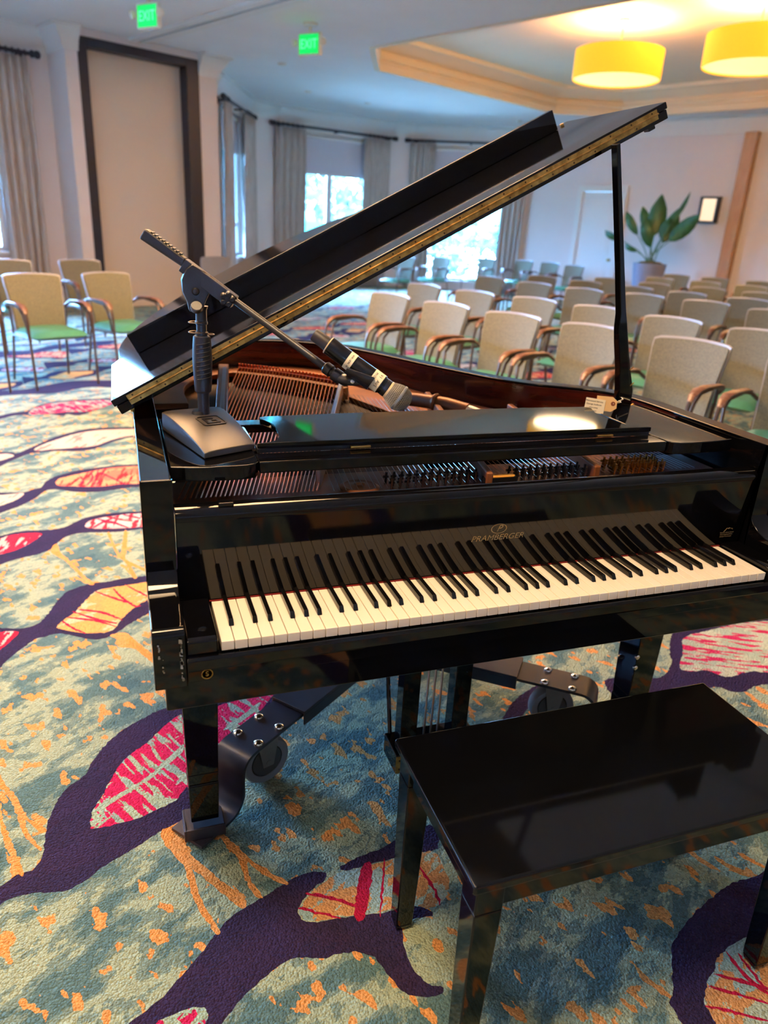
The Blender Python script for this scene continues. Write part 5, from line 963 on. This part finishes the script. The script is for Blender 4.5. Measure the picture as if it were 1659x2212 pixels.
j0 = bt+jd*.022; j1 = Mm @ Vector((-.030, 0, HL*.60)); mb = MB(); mb.tube([j0, j0.lerp(j1, .5)+Vector((0, 0, -.002)), j1, Mm @ Vector((-.020, 0, HL*.70))], [.0125, .0145, .0130, .009], 14, sy=.8); mb.build('swivel_joint', MSM, clip)
mb = MB(); pj = j1+Vector((0, -.012, 0)); mb.lathe([(.004, 0), (.004, .003), (.002, .004)], frame(pj, (CAM-pj)), 10); mb.build('clip_rivet', CHROME, clip)
# ---------------------------------------------------------------- paper tags at the foot of the lid prop
tg = thing('manila_tag', 'manila string tag tied to the foot of the lid prop', 'tag', (1.11, .52, 1.03))
Mt = frame((1.102, .52, 1.028), Vector((-.45, -.85, .25)), (1, -.5, 0)); mb = MB()
mb.pz([(-.026, -.020), (.014, -.022), (.028, -.012), (.028, .008), (.016, .018), (-.026, .019)], 0, .0006, Mt); tb2 = mb.build('card', MANILA, tg)
mb = MB(); mb.lathe([(.0055, .0007), (.006, .001), (.0055, .0016), (.0025, .0014), (.0022, .0008)], Mt @ Matrix.Translation((.018, .0, 0)), 16); mb.build('eyelet', mat('brown_eyelet', (120, 60, 30), .5, noise_amt=.1), tg)
mb = MB(); e0 = Mt @ Vector((.018, 0, .001)); mb.tube([e0, e0+Vector((.03, .0, .012)), Vector((1.19, .575, 1.03)), Vector((1.225, .58, 1.02))], .0012, 5); mb.tube([e0, e0+Vector((.025, 0, .004)), Vector((1.18, .57, 1.022))], .0011, 5); mb.build('twine', PAPER, tg)
wc = thing('printed_card', 'small printed white card behind the manila tag', 'card', (1.06, .52, 1.03))
Mc = frame((1.068, .527, 1.022), Vector((-.3, -.9, .2)), (1, -.33, -.12)); mb = MB(); mb.pz([(-.024, -.020), (.030, -.020), (.030, .018), (-.024, .018)], 0, .0005, Mc); cdd = mb.build('card', PAPER, wc)
for k, (tx, s) in enumerate((('Maintained Service', .0062), ('George Holleran', .0062), ('piano tuning', .0048), ('and repair', .0048))): text(tx, 'card_text', s, Mc @ Matrix.Translation((.0, .011-k*.0085, .0008)), INK, cdd, ext=.0001)
# ---------------------------------------------------------------- chairs
def make_chair(seat_m, back_m):
    t = thing('armchair', '', 'chair')
    def cb(mb, name, m, **k): return mb.build(name, m, t, inv=False, **k)
    # seat: rounded cushion
    mb = MB(); nx, ny = 12, 10; top = []; bot = []
    for j in range(ny+1):
        for i in range(nx+1):
            u = -1+2*i/nx; v = -1+2*j/ny; w_ = .25-.018*(v+1)/2
            x = u*w_*(1-.05*v*v if v < 0 else 1); y = -.01+v*.245-(.030*(1-u*u) if v < -.7 else 0)*(-v)
            e = max(0, 1-abs(u)**6)*max(0, 1-abs(v)**6); top.append((x, y, .425+.045*e**.5+.008*(1-u*u))); bot.append((x*.97, y*.97, .425-.030*e**.4))
    k = nx+1; fs = [(j*k+i, j*k+i+1, (j+1)*k+i+1, (j+1)*k+i) for j in range(ny) for i in range(nx)]
    n = len(top); edge = [i for i in range(k)]+[j*k+nx for j in range(1, ny+1)]+[ny*k+i for i in range(nx-1, -1, -1)]+[j*k for j in range(ny-1, 0, -1)]; m_ = len(edge)
    mb.add(top+bot, fs+[tuple(n+q for q in reversed(f)) for f in fs]+[(edge[(i+1) % m_], edge[i], n+edge[i], n+edge[(i+1) % m_]) for i in range(m_)]); cb(mb, 'seat', seat_m, sharp=80)
    # back: curved fabric pad on a silver shell, flared at the top
    def panel(sc, d0, d1, z0, z1, rc):
        mb = MB(); nx, nz = 14, 8; F = []; Bk = []
        for j in range(nz+1):
            f = j/nz; z = z0+(z1-z0)*f; hw = (.218+.034*f**1.6)*sc
            for i in range(nx+1):
                u = -1+2*i/nx; zz = z+(.014*(1-u*u) if j == nz else .014*f*(1-u*u)); x = u*hw
                if j == nz and i in (0, nx): zz -= rc; x *= .97
                yb = .225+.085*f**1.3-.045*u*u; F.append((x, yb+d0, zz)); Bk.append((x, yb+d1, zz))
        k = nx+1; fs = [(j*k+i, j*k+i+1, (j+1)*k+i+1, (j+1)*k+i) for j in range(nz) for i in range(nx)]; n = len(F)
        edge = [i for i in range(k)]+[j*k+nx for j in range(1, nz+1)]+[nz*k+i for i in range(nx-1, -1, -1)]+[j*k for j in range(nz-1, 0, -1)]; m_ = len(edge)
        mb.add(F+Bk, fs+[tuple(n+q for q in reversed(f)) for f in fs]+[(edge[(i+1) % m_], edge[i], n+edge[i], n+edge[(i+1) % m_]) for i in range(m_)]); return mb
    cb(panel(.955, -.018, -.004, .455, .878, .006), 'backrest', back_m, sharp=50)
    cb(panel(1, -.006, .014, .440, .890, .008), 'back_shell', SHELL, sharp=50)
    for s in (-1, 1):
        X = s*.272
        mb = MB(); mb.tube([(s*.240, .235, .62), (X, .200, .655), (X, .10, .672), (X, -.06, .676), (X, -.17, .660), (X, -.222, .620), (X, -.243, .55), (X, -.247, .40), (X-s*.004, -.262, 0)], [.012]*4+[.013, .013, .0115, .011, .0105], 8); cb(mb, 'front_leg', LEGM)
        mb = MB(); mb.tube([(X, .05, .667), (X, -.10, .655), (X, -.155, .61), (X-s*.01, -.175, .53), (X-s*.02, -.18, .42)], .010, 6); cb(mb, 'arm_brace', LEGM)
        mb = MB(); mb.tube([(X, .19, .672), (X, .12, .683), (X, -.05, .690), (X, -.15, .682), (X, -.205, .655), (X, -.228, .620)], [.014, .021, .027, .029, .024, .014], 10, sy=.42); cb(mb, 'armrest', ARMW)
        mb = MB(); mb.tube([(s*.232, .24, .66), (s*.226, .215, .45), (s*.235, .24, .25), (s*.245, .285, 0)], [.011, .0115, .011, .010], 8); cb(mb, 'rear_leg', LEGM)
        mb = MB(); mb.tube([(s*.245, -.2, .402), (s*.235, .21, .402)], .010, 6); cb(mb, 'seat_rail', LEGM)
    return t
proto = make_chair(VINYL, BACKF)
used = False
def place_chair(u, v, rz, label, group, vo=.31):
    global used
    q = uv(u, v); off = Matrix.Rotation(rz, 3, 'Z') @ Vector((0, vo, 0)); loc = q-off
    if not used: t = proto; used = True
    else:
        t = proto.copy(); C.objects.link(t)
        for ch in proto.children:
            c = ch.copy(); C.objects.link(c); c.parent = t
    t.name = 'armchair'; t.location = loc; t.rotation_euler = (0, 0, rz); t['label'] = label; t['group'] = group
TOU = R(24-90)                       # back towards +u, facing the stage side
ordn = ['first', 'second', 'third', 'fourth', 'fifth', 'sixth', 'seventh', 'eighth', 'ninth']
rows = [
 ('front row facing the piano', [(4.08, 3.84), (4.0, 3.10), (3.96, 2.40), (3.96, 1.72), (3.98, 1.04), (4.0, .34)]),
 ('second row', [(5.32, 4.62), (5.25, 3.86), (5.33, 3.20), (5.30, 2.50), (5.18, 1.76), (5.08, 1.03)]),
 ('third row', [(7.45, 5.46), (7.28, 4.62), (7.2, 3.86), (7.35, 3.18), (7.35, 2.48), (7.1, 1.70)]),
 ('fourth row', [(8.75, 5.55), (8.60, 4.73), (8.50, 3.92), (8.43, 3.20), (8.45, 2.48)]),
 ('fifth row', [(9.85, 5.12), (9.7, 4.30), (9.9, 3.60), (9.9, 2.90)]),
 ('sixth row', [(11.5, 5.15), (11.6, 4.42), (11.6, 3.70)])]
jr = random.Random(11)
for rn, L in rows:
    for i, (u, v) in enumerate(L):
        place_chair(u, v, TOU+R(jr.uniform(-3, 3)), 'grey-backed green armchair, %s from the left in the %s' % (ordn[i], rn), 'audience armchairs')
far = [(10.53, 10.15), (11.73, 10.30), (13.2, 10.25), (13.75, 9.62), (13.85, 8.98), (13.40, 8.05), (13.3, 5.75), (13.3, 5.02), (13.5, 4.30)]
fl_ = ['bluish armchair at the left end of the loose back row, half behind the lid', 'bluish armchair in front of the right wide bay window', 'bluish armchair at the right jamb of the bay window', 'bluish armchair just right of the bay window curtain', 'bluish armchair against the cream wall, left of the door', 'bluish armchair right in front of the white door', 'armchair in the last row, just right of the plant pot', 'armchair in the last row, left of the tan wall trim', 'armchair in the last row, at the foot of the tan wall trim']
for (u, v), lb in zip(far, fl_): place_chair(u, v, TOU+R(jr.uniform(-6, 6)), lb, 'audience armchairs')
TOV = R(24)
for (u, v, a, lb) in ((1.00, 6.02, 3, 'armchair cut by the left photo edge, nearest row on the left'), (1.74, 6.02, 3, 'olive-backed armchair left of the two whole ones on the left side'), (2.46, 6.16, 8, 'olive-backed armchair closest to the piano lid on the left side'), (2.12, 7.86, 0, 'armchair in the left back row, cut by the photo edge'), (2.95, 8.0, 4, 'armchair in the left back row, in front of the framed wall panel'), (5.4, 9.0, 180, 'dark armchair below the narrow bay window, seen from behind the lid')):
    if a == 180: place_chair(u, v, TOV+PI, lb, 'armchairs on the left side')
    else: place_chair(u, v, TOV+R(a), lb, 'armchairs on the left side')
